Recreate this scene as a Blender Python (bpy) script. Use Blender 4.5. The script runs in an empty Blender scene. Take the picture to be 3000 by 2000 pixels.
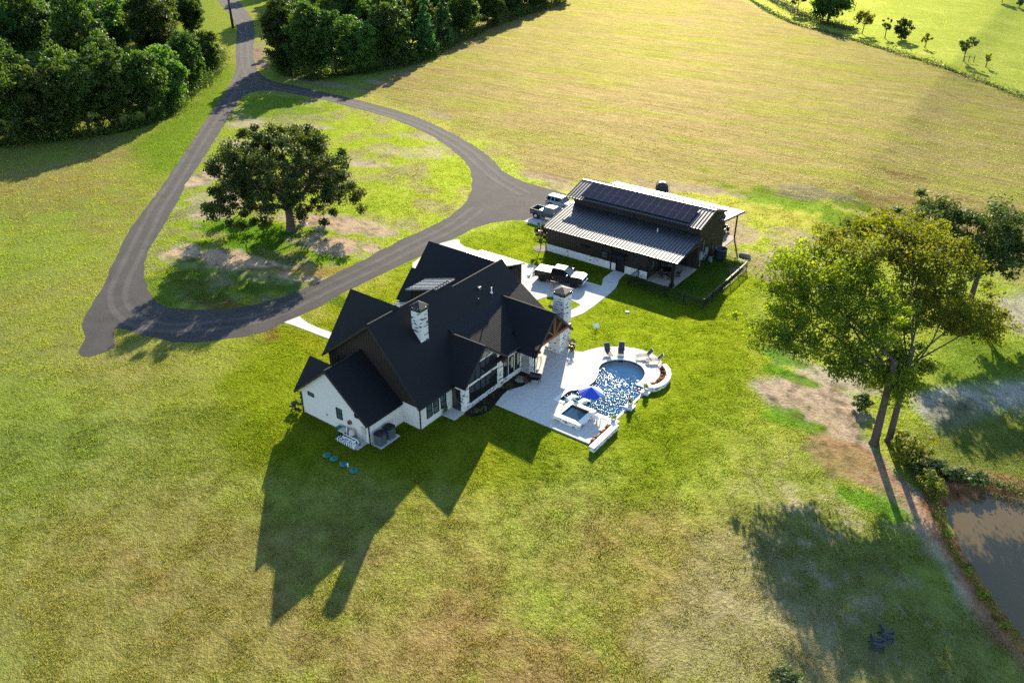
import bpy, bmesh, math, random
import numpy as np
from mathutils import Vector, Matrix, geometry
SC = bpy.context.scene
R = math.radians
# ------------------------------------------------------------------ camera, world, sun, exposure
# World axes: x runs along the house gable front, y along its main ridge, z up; metres.
PXF = 2450.0                                    # focal length in photograph pixels (3000 wide)
TH, RO, AZ = 0.5228533, 0.00247914, -0.6318288  # pitch, roll, heading of the house axes
CAM = np.array([46.41, -41.69, 46.0])
def _cam_axes():
    fw = np.array([0, math.cos(TH), -math.sin(TH)]); r0 = np.array([1.0, 0, 0]); u0 = np.cross(r0, fw)
    rr = math.cos(RO)*r0 + math.sin(RO)*u0; uu = -math.sin(RO)*r0 + math.cos(RO)*u0
    c, s = math.cos(AZ), math.sin(AZ)
    rot = lambda v: np.array([c*v[0] + s*v[1], -s*v[0] + c*v[1], v[2]])
    return rot(fw), rot(rr), rot(uu)
FW, RT, UP = _cam_axes()
cam = bpy.data.cameras.new('camera'); camo = bpy.data.objects.new('camera', cam)
SC.collection.objects.link(camo); SC.camera = camo
cam.sensor_width = 36.0; cam.lens = PXF/3000*36.0; cam.clip_start = 0.5; cam.clip_end = 6000
m = Matrix.Identity(4)
for i in range(3):
    m[i][0] = RT[i]; m[i][1] = UP[i]; m[i][2] = -FW[i]; m[i][3] = CAM[i]
camo.matrix_world = m
SUN_EL = 23.8
SUN = np.array([-0.449, 0.893, 0.0]); SUN /= np.linalg.norm(SUN)
sd = np.array([SUN[0]*math.cos(R(SUN_EL)), SUN[1]*math.cos(R(SUN_EL)), math.sin(R(SUN_EL))])
W = bpy.data.worlds.new('World'); SC.world = W; W.use_nodes = True
nt = W.node_tree; nt.nodes.clear()
wo = nt.nodes.new('ShaderNodeOutputWorld'); wb = nt.nodes.new('ShaderNodeBackground'); ws = nt.nodes.new('ShaderNodeTexSky')
ws.sky_type = 'NISHITA'; ws.sun_disc = False; ws.sun_elevation = R(SUN_EL); ws.sun_rotation = math.atan2(SUN[0], SUN[1])
ws.air_density = 1.0; ws.dust_density = 0.1; ws.ozone_density = 1.0
wb.inputs['Strength'].default_value = 0.09
nt.links.new(ws.outputs[0], wb.inputs[0]); nt.links.new(wb.outputs[0], wo.inputs[0])
sl = bpy.data.lights.new('sun', 'SUN'); slo = bpy.data.objects.new('sun', sl); SC.collection.objects.link(slo)
sl.energy = 3.3; sl.angle = R(0.5); sl.color = (1.0, 0.87, 0.66)
slo.rotation_euler = Vector(sd).to_track_quat('Z', 'Y').to_euler(); slo.location = (0, 0, 120)
SC.view_settings.view_transform = 'Standard'; SC.view_settings.look = 'None'; SC.view_settings.gamma = 1.0
SC.view_settings.exposure = 1.98
SC.cycles.max_bounces = 6; SC.cycles.transparent_max_bounces = 12; SC.cycles.diffuse_bounces = 3
SC.cycles.glossy_bounces = 3; SC.cycles.transmission_bounces = 4; SC.cycles.volume_bounces = 0
SC.cycles.use_denoising = False; SC.cycles.sample_clamp_indirect = 4.0; SC.cycles.sample_clamp_direct = 12.0
SC.cycles.caustics_reflective = False; SC.cycles.caustics_refractive = False

def sdist(X, Y, poly):
    """signed distance to a polygon, negative inside"""
    d = np.full(X.shape, 1e9); ins = np.zeros(X.shape, bool); n = len(poly)
    for i in range(n):
        ax, ay = poly[i]; bx, by = poly[(i+1) % n]; ex, ey = bx-ax, by-ay
        t = np.clip(((X-ax)*ex + (Y-ay)*ey)/(ex*ex+ey*ey+1e-9), 0, 1)
        d = np.minimum(d, (X-ax-t*ex)**2 + (Y-ay-t*ey)**2)
        c = (ay > Y) != (by > Y)
        with np.errstate(divide='ignore', invalid='ignore'): ins ^= c & (X < (bx-ax)*(Y-ay)/(by-ay+1e-12) + ax)
    return np.where(ins, -1, 1)*np.sqrt(d)
# the house, barn and drive stand on a level shelf; the lawn falls away from it towards the pond
PAD = [(-900,-22),(-34,-22),(-16,-3.0),(1,-2.0),(4.2,0.5),(6,9.5),(16.3,10.4),(17.2,20),(17.2,31),(14.0,37),(14.0,75),(-40,900),(-900,900)]
def drop(X, Y):
    d = np.maximum(sdist(X, Y, PAD), 0); d = d*d/(d + 3.0)
    return -1.6*(1 - np.exp(-d/7.0))
def hz(x, y): return float(drop(np.array([float(x)]), np.array([float(y)]))[0])
def G(px, py, z=None):
    """the point of the ground (or of the level z) that the surveyed photograph pixel looks at"""
    d = FW + RT*(px - 1500)/PXF - UP*(py - 1000)/PXF; zz = 0.0 if z is None else z
    for i in range(1 if z is not None else 12):
        t = (zz - CAM[2])/d[2]; x, y = CAM[0] + d[0]*t, CAM[1] + d[1]*t
        if z is None: zz = 0.5*zz + 0.5*hz(x, y)
    return (x, y)
def GP(pts, z=None, ox=0, oy=0, s=1.0): return [G(ox + x*s, oy + y*s, z) for x, y in pts]

# ------------------------------------------------------------------ mesh helper
ORG = {}
def each_bar(name, mat, parent, ends, w, h):
    for p, q in ends: MB().bar(p, q, w, h).build(name, mat, parent)
def link(o): SC.collection.objects.link(o); return o
def props(o, label=None, cat=None, group=None, kind=None):
    if label: o['label'] = label
    if cat: o['category'] = cat
    if group: o['group'] = group
    if kind: o['kind'] = kind
    return o
def thing(name, label, cat, loc=(0, 0, 0), rotz=0.0, group=None, local=False):
    """an Empty at the thing's base; parts are built in world coordinates unless local"""
    o = link(bpy.data.objects.new(name, None)); o.location = loc; o.rotation_euler = (0, 0, rotz)
    o.empty_display_size = 0.3
    ORG[o] = (0, 0, 0) if local else tuple(loc)
    return props(o, label, cat, group)
class MB:
    def __init__(s): s.v = []; s.f = []; s.mi = []; s.m = 0
    def add(s, vs, fs):
        b = len(s.v); s.v += [tuple(map(float, p)) for p in vs]
        for f in fs: s.f.append([b + i for i in f]); s.mi.append(s.m)
        return s
    def box(s, x0, x1, y0, y1, z0, z1):
        return s.add([(x0,y0,z0),(x1,y0,z0),(x1,y1,z0),(x0,y1,z0),(x0,y0,z1),(x1,y0,z1),(x1,y1,z1),(x0,y1,z1)],
                     [(0,3,2,1),(4,5,6,7),(0,1,5,4),(1,2,6,5),(2,3,7,6),(3,0,4,7)])
    def bar(s, p, q, w, h, up=(0, 0, 1)):
        p, q = Vector(p), Vector(q); d = (q - p).normalized(); upv = Vector(up)
        if abs(d.dot(upv)) > 0.99: upv = Vector((1, 0, 0))
        a = d.cross(upv).normalized()*w/2; b = a.cross(d).normalized()*h/2
        vs = [p-a-b, p+a-b, p+a+b, p-a+b, q-a-b, q+a-b, q+a+b, q-a+b]
        return s.add(vs, [(0,1,2,3),(7,6,5,4),(0,4,5,1),(1,5,6,2),(2,6,7,3),(3,7,4,0)])
    def poly(s, pts): return s.add(pts, [tuple(range(len(pts)))])
    def slab(s, pts, th, d=(0, 0, -1)):
        n = len(pts); d = Vector(d)*th
        lo = [tuple(Vector(p) + d) for p in pts]
        nn = sum(((Vector(pts[i]) - Vector(pts[0])).cross(Vector(pts[(i+1) % n]) - Vector(pts[0])) for i in range(1, n-1)), Vector())
        fl = nn.dot(d) > 0
        top = tuple(range(n)); bot = tuple(range(2*n-1, n-1, -1))
        sd = [(i, n+i, n+(i+1) % n, (i+1) % n) for i in range(n)]
        fs = [top, bot] + sd
        if fl: fs = [f[::-1] for f in fs]
        return s.add(list(pts) + lo, fs)
    def prism(s, p2, z0, z1):
        """polygon (may be concave) extruded upwards"""
        n = len(p2); a = sum(p2[i][0]*p2[(i+1) % n][1] - p2[(i+1) % n][0]*p2[i][1] for i in range(n))
        if a < 0: p2 = p2[::-1]
        tri = geometry.tessellate_polygon([[Vector((x, y, 0)) for x, y in p2]])
        vs = [(x, y, z0) for x, y in p2] + [(x, y, z1) for x, y in p2]; fs = []
        for t in tri:
            A, B, C = (p2[i] for i in t)
            if (B[0]-A[0])*(C[1]-A[1]) - (B[1]-A[1])*(C[0]-A[0]) < 0: t = t[::-1]
            fs.append(tuple(n + i for i in t)); fs.append(tuple(i for i in t[::-1]))
        for i in range(n): j = (i+1) % n; fs.append((i, j, n+j, n+i))
        return s.add(vs, fs)
    def sheet(s, loops, z):
        tri = geometry.tessellate_polygon([[Vector((x, y, 0)) for x, y in L] for L in loops])
        P = [p for L in loops for p in L]; fs = []
        for t in tri:
            A, B, C = (P[i] for i in t)
            fs.append(t if (B[0]-A[0])*(C[1]-A[1]) - (B[1]-A[1])*(C[0]-A[0]) > 0 else t[::-1])
        return s.add([(x, y, z) for x, y in P], fs)
    def cone(s, p, q, r0, r1, n=10, caps=True):
        p, q = Vector(p), Vector(q); d = (q - p).normalized()
        a = d.orthogonal().normalized(); b = d.cross(a)
        vs = [p + (a*math.cos(t) + b*math.sin(t))*r0 for t in (2*math.pi*i/n for i in range(n))]
        vs += [q + (a*math.cos(t) + b*math.sin(t))*r1 for t in (2*math.pi*i/n for i in range(n))]
        fs = [(i, (i+1) % n, n+(i+1) % n, n+i) for i in range(n)]
        if caps: fs += [tuple(range(n-1, -1, -1)), tuple(range(n, 2*n))]
        return s.add(vs, fs)
    def tube(s, path, r, n=6):
        path = [Vector(p) for p in path]; k = len(path); rs = r if isinstance(r, (list, tuple)) else [r]*k
        vs = []; a = None
        for i, p in enumerate(path):
            d = (path[min(i+1, k-1)] - path[max(i-1, 0)]).normalized()
            a = d.orthogonal().normalized() if a is None else (a - d*a.dot(d)).normalized()
            b = d.cross(a)
            vs += [p + (a*math.cos(2*math.pi*j/n) + b*math.sin(2*math.pi*j/n))*rs[i] for j in range(n)]
        fs = [(i*n+j, i*n+(j+1) % n, (i+1)*n+(j+1) % n, (i+1)*n+j) for i in range(k-1) for j in range(n)]
        fs += [tuple(range(n-1, -1, -1)), tuple(range((k-1)*n, k*n))]
        return s.add(vs, fs)
    def lathe(s, prof, c=(0, 0, 0), n=16):
        k = len(prof); vs = [(c[0] + r*math.cos(2*math.pi*j/n), c[1] + r*math.sin(2*math.pi*j/n), c[2] + z) for r, z in prof for j in range(n)]
        fs = [(i*n+j, i*n+(j+1) % n, (i+1)*n+(j+1) % n, (i+1)*n+j) for i in range(k-1) for j in range(n)]
        fs += [tuple(range(n-1, -1, -1)), tuple(range((k-1)*n, k*n))]
        return s.add(vs, fs)
    def loft(s, rings, caps=True):
        n = len(rings[0]); vs = [p for r in rings for p in r]
        fs = [(i*n+j, i*n+(j+1) % n, (i+1)*n+(j+1) % n, (i+1)*n+j) for i in range(len(rings)-1) for j in range(n)]
        if caps: fs += [tuple(range(n-1, -1, -1)), tuple(range((len(rings)-1)*n, len(rings)*n))]
        return s.add(vs, fs)
    def build(s, name, mats, parent=None, smooth=False, bevel=0, label=None):
        off = ORG.get(parent, (0, 0, 0)) if parent is not None else (0, 0, 0)
        me = bpy.data.meshes.new(name)
        me.from_pydata([(x-off[0], y-off[1], z-off[2]) for x, y, z in s.v], [], s.f)
        if not isinstance(mats, (list, tuple)): mats = [mats]
        for mm in mats: me.materials.append(mm)
        if len(mats) > 1: me.polygons.foreach_set('material_index', s.mi)
        if smooth: me.polygons.foreach_set('use_smooth', [True]*len(me.polygons))
        me.update()
        o = link(bpy.data.objects.new(name, me))
        if parent is not None: o.parent = parent
        ORG[o] = off
        if bevel:
            b = o.modifiers.new('bevel', 'BEVEL'); b.width = bevel; b.segments = 2; b.limit_method = 'ANGLE'
        if label: o['label'] = label
        return o
def dup(root, loc, rotz, label=None, group=None):
    r = root.copy(); link(r); r.location = loc; r.rotation_euler = (0, 0, rotz)
    if label: r['label'] = label
    if group: r['group'] = group
    for ch in list(root.children):
        c = ch.copy(); link(c); c.parent = r
        for g in list(ch.children):
            d = g.copy(); link(d); d.parent = c
    return r
def single(mb, name, mats, label, cat, loc, group=None, smooth=False, bevel=0):
    """a thing that is one mesh, its origin at its base"""
    key = object(); ORG[key] = loc
    off = loc; mb.v = [(x-off[0], y-off[1], z-off[2]) for x, y, z in mb.v]
    o = mb.build(name, mats, None, smooth, bevel); o.location = loc
    return props(o, label, cat, group)

# ------------------------------------------------------------------ materials
class N:
    """small node-tree writer"""
    def __init__(s, name):
        s.mat = bpy.data.materials.new(name); s.mat.use_nodes = True; s.t = s.mat.node_tree
        s.b = s.t.nodes['Principled BSDF']; s.out = s.t.nodes['Material Output']
        s._co = None
    def n(s, kind, **kw):
        x = s.t.nodes.new(kind)
        for k, v in kw.items():
            if k.startswith('i_'): x.inputs[k[2:]].default_value = v
            else: setattr(x, k, v)
        return x
    def l(s, a, b): s.t.links.new(a, b)
    def co(s):
        if s._co is None: s._co = s.n('ShaderNodeTexCoord').outputs['Object']
        return s._co
    def noise(s, scale, detail=3, rough=0.55, vec=None, dist=0.0):
        x = s.n('ShaderNodeTexNoise'); x.inputs['Scale'].default_value = scale; x.inputs['Detail'].default_value = detail
        x.inputs['Roughness'].default_value = rough; x.inputs['Distortion'].default_value = dist
        s.l(vec if vec is not None else s.co(), x.inputs['Vector']); return x.outputs['Fac']
    def mapping(s, scale=(1, 1, 1), rot=(0, 0, 0), vec=None):
        x = s.n('ShaderNodeMapping'); x.inputs['Scale'].default_value = scale; x.inputs['Rotation'].default_value = rot
        s.l(vec if vec is not None else s.co(), x.inputs['Vector']); return x.outputs[0]
    def ramp(s, fac, stops):
        x = s.n('ShaderNodeValToRGB'); e = x.color_ramp.elements
        while len(e) < len(stops): e.new(0.5)
        for i, (p, c) in enumerate(stops):
            e[i].position = p; e[i].color = (*c, 1) if isinstance(c, tuple) else (c, c, c, 1)
        s.l(fac, x.inputs[0]); return x.outputs[0]
    def mix(s, a, b, fac, mode='MIX'):
        x = s.n('ShaderNodeMix', data_type='RGBA', blend_type=mode)
        for v, k in ((fac, 0), (a, 6), (b, 7)):
            if hasattr(v, 'links'): s.l(v, x.inputs[k])
            elif isinstance(v, (int, float)): x.inputs[k].default_value = v if k == 0 else (v, v, v, 1)
            else: x.inputs[k].default_value = (*v, 1)
        return x.outputs[2]
    def math(s, op, a, b=None):
        x = s.n('ShaderNodeMath', operation=op)
        for i, v in enumerate((a, b)):
            if v is None: continue
            if hasattr(v, 'links'): s.l(v, x.inputs[i])
            else: x.inputs[i].default_value = v
        return x.outputs[0]
    def bump(s, h, strength, dist):
        x = s.n('ShaderNodeBump'); x.inputs['Strength'].default_value = strength; x.inputs['Distance'].default_value = dist
        s.l(h, x.inputs['Height']); s.l(x.outputs[0], s.b.inputs['Normal']); return x
    def set(s, col=None, rough=0.6, metal=0.0, spec=0.5, ior=None):
        if col is not None:
            if hasattr(col, 'links'): s.l(col, s.b.inputs['Base Color'])
            else: s.b.inputs['Base Color'].default_value = (*col, 1)
        if hasattr(rough, 'links'): s.l(rough, s.b.inputs['Roughness'])
        else: s.b.inputs['Roughness'].default_value = rough
        s.b.inputs['Metallic'].default_value = metal; s.b.inputs['Specular IOR Level'].default_value = spec
        if ior: s.b.inputs['IOR'].default_value = ior
        return s.mat
def plain(name, col, rough=0.6, metal=0.0, var=0.18, scale=3.0, spec=0.5, bump=0.0):
    n = N(name); f = n.noise(scale, 4)
    c = n.mix(tuple(x*(1-var) for x in col), tuple(min(1, x*(1+var)) for x in col), f)
    if bump: n.bump(n.noise(scale*6, 3), 0.5, bump)
    return n.set(c, rough, metal, spec)
def shingle():
    n = N('roof_shingles'); a = n.noise(9.0, 3, vec=n.mapping((1, 1, 3))); b = n.noise(0.35, 3)
    z = n.n('ShaderNodeSeparateXYZ'); n.l(n.co(), z.inputs[0])
    st = n.math('PINGPONG', n.math('MULTIPLY', z.outputs[2], 9.5), 0.5)
    c = n.mix((0.003, 0.004, 0.006), (0.011, 0.011, 0.014), a)
    c = n.mix(c, (0.007, 0.008, 0.011), n.math('MULTIPLY', b, 0.7))
    n.bump(n.math('ADD', st, n.math('MULTIPLY', a, 0.6)), 0.55, 0.03)
    return n.set(c, 0.64, 0, 0.2)
def wbrick(name, dark, tint=(0.74, 0.72, 0.68)):
    n = N(name); xyz = n.n('ShaderNodeSeparateXYZ'); n.l(n.co(), xyz.inputs[0])
    cb = n.n('ShaderNodeCombineXYZ'); n.l(n.math('ADD', xyz.outputs[0], xyz.outputs[1]), cb.inputs[0]); n.l(xyz.outputs[2], cb.inputs[1])
    wob = n.noise(2.5, 2)
    br = n.n('ShaderNodeTexBrick'); n.l(cb.outputs[0], br.inputs['Vector'])
    for k, v in (('Scale', 1.0), ('Brick Width', 0.34), ('Row Height', 0.11), ('Mortar Size', 0.008), ('Bias', 0.0)): br.inputs[k].default_value = v
    br.inputs['Color1'].default_value = (0, 0, 0, 1); br.inputs['Color2'].default_value = (1, 1, 1, 1); br.inputs['Mortar'].default_value = (0.6, 0.6, 0.6, 1)
    v = n.math('ADD', br.outputs['Color'], n.math('MULTIPLY', n.math('SUBTRACT', wob, 0.5), 0.55))
    k = n.ramp(v, [(0.0, 1.0), (max(dark, 0.001), 1.0), (dark + 0.05, 0.0)])
    base = n.mix(tint, tuple(x*0.86 for x in tint), n.noise(1.3, 4))
    base = n.mix(base, tuple(x*0.9 for x in tint), br.outputs['Fac'])
    c = n.mix(base, (0.045, 0.05, 0.065), k) if dark > 0 else base
    n.bump(n.math('ADD', n.noise(14, 2), n.math('MULTIPLY', br.outputs['Fac'], -1.0)), 0.4 if dark > 0 else 0.15, 0.012)
    return n.set(c, 0.85, 0, 0.3)
def concrete(name, col, rough=0.85, joint=3.0, ox=0.0, oy=0.0):
    n = N(name); f = n.noise(0.6, 5, 0.6); g = n.noise(22, 3)
    c = n.mix(tuple(x*0.86 for x in col), tuple(min(1, x*1.06) for x in col), f)
    c = n.mix(c, tuple(x*0.72 for x in col), n.math('MULTIPLY', n.ramp(g, [(0.55, 0.0), (0.75, 1.0)]), 0.4))
    if joint:
        xyz = n.n('ShaderNodeSeparateXYZ'); n.l(n.co(), xyz.inputs[0]); ks = []
        for ax, o in ((0, ox), (1, oy)):
            t = n.math('PINGPONG', n.math('ADD', xyz.outputs[ax], o + 900*joint), joint/2)
            ks.append(n.math('LESS_THAN', t, 0.022))
        c = n.mix(c, tuple(x*0.62 for x in col), n.math('MULTIPLY', n.math('MAXIMUM', *ks), 0.8))
    n.bump(g, 0.25, 0.01)
    return n.set(c, rough, 0, 0.3)
def leafmat(name, c0, c1, trans=0.45, rough=0.55):
    """leaves: diffuse and gloss on the face, sunlight coming through from behind"""
    n = N(name)
    oi = n.n('ShaderNodeObjectInfo').outputs['Random']
    at = n.n('ShaderNodeAttribute', attribute_name='leafrnd').outputs['Fac']
    c = n.mix(c0, c1, at)
    hs = n.n('ShaderNodeHueSaturation'); n.l(c, hs.inputs['Color'])
    n.l(n.math('ADD', n.math('MULTIPLY', oi, 0.045), 0.482), hs.inputs['Hue'])
    n.l(n.math('ADD', n.math('MULTIPLY', oi, 0.7), 0.65), hs.inputs['Value'])
    n.set(hs.outputs[0], rough, 0, 0.35)
    tr = n.n('ShaderNodeBsdfTranslucent'); tc = n.n('ShaderNodeHueSaturation'); n.l(hs.outputs[0], tc.inputs['Color'])
    tc.inputs['Hue'].default_value = 0.49; tc.inputs['Saturation'].default_value = 1.12; tc.inputs['Value'].default_value = 1.9
    n.l(tc.outputs[0], tr.inputs['Color'])
    mx = n.n('ShaderNodeMixShader'); mx.inputs[0].default_value = trans
    n.l(n.b.outputs[0], mx.inputs[1]); n.l(tr.outputs[0], mx.inputs[2]); n.l(mx.outputs[0], n.out.inputs['Surface'])
    return n.mat
MAT = {}
MAT['shingle'] = shingle()
MAT['white_brick'] = wbrick('white_smeared_brick', 0.11)
MAT['clean_brick'] = wbrick('white_painted_brick', -0.3, (0.68, 0.65, 0.61))
MAT['barn_brick'] = wbrick('white_wainscot_brick', 0.02)
MAT['cream'] = wbrick('cream_stone', -0.3, (0.62, 0.55, 0.45))
MAT['brown'] = plain('brown_board', (0.020, 0.014, 0.011), 0.6, 0, 0.25, 1.5)
MAT['barnwall'] = plain('dark_brown_metal_siding', (0.019, 0.015, 0.013), 0.45, 0, 0.2, 1.2)
MAT['metal_roof'] = plain('charcoal_metal_roof', (0.10, 0.105, 0.115), 0.45, 0.7, 0.12, 0.6)
MAT['metal_rib'] = plain('shade_toned_metal_seam', (0.03, 0.031, 0.035), 0.5, 0.5)  # seam metal darkened: the shade along each rib is put into its colour
MAT['light_metal'] = plain('silver_metal_roof', (0.55, 0.55, 0.55), 0.35, 0.6, 0.08, 0.6)
MAT['cedar'] = plain('stained_cedar', (0.20, 0.075, 0.030), 0.6, 0, 0.3, 4)
MAT['black'] = plain('black_metal', (0.012, 0.012, 0.014), 0.4, 0.2)
MAT['blackmat'] = plain('black_rubber', (0.012, 0.012, 0.012), 0.8)
MAT['gutter'] = plain('dark_gutter', (0.035, 0.038, 0.04), 0.35, 0.5)
MAT['glass'] = plain('dark_window_glass', (0.012, 0.015, 0.018), 0.06, 0, 0.1, 1, 0.8)
MAT['teal_glass'] = plain('pale_blind_glass', (0.05, 0.085, 0.085), 0.08, 0, 0.2, 2, 0.8)
MAT['blind'] = plain('drawn_blind', (0.38, 0.34, 0.2), 0.7)
MAT['white'] = plain('white_paint', (0.78, 0.77, 0.74), 0.5, 0, 0.06)
MAT['pvc'] = plain('white_pvc', (0.72, 0.74, 0.76), 0.35, 0, 0.05)
MAT['beige'] = plain('beige_plastic', (0.42, 0.40, 0.34), 0.5, 0, 0.1)
MAT['acgrey'] = plain('grey_ac_steel', (0.075, 0.10, 0.125), 0.5, 0.2, 0.1)
MAT['steel'] = plain('bright_steel', (0.62, 0.60, 0.57), 0.28, 1.0, 0.1)
MAT['meter'] = plain('pale_green_grey_steel', (0.20, 0.28, 0.28), 0.5, 0.3)
MAT['patio'] = concrete('pale_patio_concrete', (0.53, 0.515, 0.485), 0.85, 3.05, 0.3, -11.74+3.05)
MAT['drive'] = concrete('broom_finish_concrete', (0.50, 0.485, 0.46), 0.85, 4.2, 0.5, 0.0)
MAT['slab'] = concrete('tan_slab_concrete', (0.36, 0.30, 0.25), 0.85, 0)
MAT['coping'] = plain('white_coping', (0.76, 0.75, 0.72), 0.6, 0, 0.05, 2)
MAT['mulch'] = plain('dark_mulch', (0.020, 0.013, 0.010), 0.9, 0, 0.6, 9, 0.2, 0.05)
MAT['dirt'] = plain('reddish_soil', (0.26, 0.15, 0.09), 0.95, 0, 0.35, 1.2, 0.1, 0.06)
MAT['bark'] = plain('grey_brown_bark', (0.085, 0.066, 0.052), 0.9, 0, 0.4, 3, 0.2, 0.06)
MAT['rock'] = plain('grey_rock', (0.22, 0.20, 0.17), 0.9, 0, 0.4, 2.5, 0.2, 0.08)
MAT['lounge_mesh'] = plain('charcoal_sling_fabric', (0.035, 0.037, 0.05), 0.7)
MAT['lounge_frame'] = plain('champagne_aluminium', (0.55, 0.47, 0.38), 0.35, 0.7)
MAT['blue'] = plain('royal_blue_canvas', (0.012, 0.06, 0.48), 0.7, 0, 0.1)
MAT['sunlit_blue'] = plain('sunlit_blue_canvas', (0.30, 0.42, 0.66), 0.7, 0, 0.08)  # same blue canvas, sunlight on the panels painted in as a paler colour
MAT['navy'] = plain('navy_plastic', (0.014, 0.028, 0.045), 0.5)
MAT['green_lid'] = plain('green_plastic_lid', (0.006, 0.11, 0.085), 0.5, 0, 0.1)
MAT['red'] = plain('red_plastic', (0.42, 0.02, 0.025), 0.4)
MAT['terracotta'] = plain('dark_glazed_pot', (0.09, 0.035, 0.03), 0.4)
MAT['pot'] = plain('pale_grey_pot', (0.40, 0.42, 0.43), 0.7)
MAT['solar'] = plain('solar_cell_glass', (0.016, 0.013, 0.026), 0.10, 0.0, 0.25, 1.2, 0.15)
MAT['solar_frame'] = plain('dark_aluminium_frame', (0.05, 0.052, 0.062), 0.75, 0.0)
MAT['tan'] = plain('weathered_wood', (0.16, 0.12, 0.085), 0.9)
# ------------------------------------------------------------------ ground
rng = np.random.default_rng(7)
def vnoise(x, y, seed=0):
    xi = np.floor(x).astype(np.int64); yi = np.floor(y).astype(np.int64); fx = x - xi; fy = y - yi
    fx = fx*fx*(3-2*fx); fy = fy*fy*(3-2*fy)
    def h(a, b):
        n = (a*374761393 + b*668265263 + seed*1442695041) & 0x7fffffff
        n = ((n ^ (n >> 13))*1274126177) & 0x7fffffff
        return ((n ^ (n >> 16)) & 0xffff)/65535.0
    return (h(xi, yi)*(1-fx) + h(xi+1, yi)*fx)*(1-fy) + (h(xi, yi+1)*(1-fx) + h(xi+1, yi+1)*fx)*fy
def fbm(x, y, s, o=4, seed=0):
    r = 0; a = 0.5; t = 0
    for i in range(o): r = r + a*vnoise(x/s + 17*i, y/s - 11*i, seed+i); t += a; a *= 0.5; s *= 0.5
    return r/t
def smooth(d, w): t = np.clip(0.5 - d/(2*w), 0, 1); return t*t*(3-2*t)
K = 3000/2352.0
def D(pts, z=None): return GP([(x*K, y*K) for x, y in pts], z)

POND_Z = -2.05
POND = GP([(2743,1475),(2753,1518),(2781,1575),(2801,1628),(2829,1657),(2858,1704),(2882,1738),(2916,1791),(2954,1838),(3000,1891),(3150,2060),
           (3500,2000),(3600,1700),(3350,1520),(3150,1480),(3000,1453),(2939,1437),(2882,1425),(2850,1432),(2846,1441),(2838,1452),(2822,1462),(2805,1458),(2780,1453)], POND_Z)
LAWN = D([(655,735),(760,690),(950,600),(1060,540),(1200,512),(1400,590),(1720,600),(1765,640),(1770,760),(1740,850),(1690,930),(1640,1060),(1500,1110),(1250,1110),(900,1100),(600,1110),(500,1010),(480,900),(560,800)])
HAY = D([(1250,-60),(1660,-40),(1780,40),(2352,215),(2600,300),(2700,700),(2352,640),(2200,560),(1900,475),(1700,445),(1500,425),(1300,420),(1180,390),(1100,320),(980,262),(830,205),(1010,120)])
FENCEL = D([(1560,-80),(1700,-15),(1765,28),(1822,55),(1890,72),(1985,100),(2040,117),(2110,138),(2180,160),(2255,187),(2352,225),(2500,290)])
FAR = FENCEL + [(FENCEL[-1][0] + 300, FENCEL[-1][1] + 300), (FENCEL[0][0]+600, FENCEL[0][1]+1500), (FENCEL[0][0]-200, FENCEL[0][1] + 900)]
ISLAND = GP([(545,535),(524,582),(498,629),(464,685),(440,727),(425,770),(421,796),(425,826),(438,856),(460,885),(498,902),(579,907),(673,905),(755,890),(827,870),
             (891,845),(977,804),(1062,762),(1169,706),(1255,668),(1310,638),(1349,608),(1374,578),(1383,535),(1378,501),(1361,471),(1319,434),(1270,401),(1213,375),(1152,348),
             (1096,332),(1021,313),(965,297),(899,283),(834,269),(787,265),(740,270),(712,282),(697,298),(668,349),(638,396),(591,472)])
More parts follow.
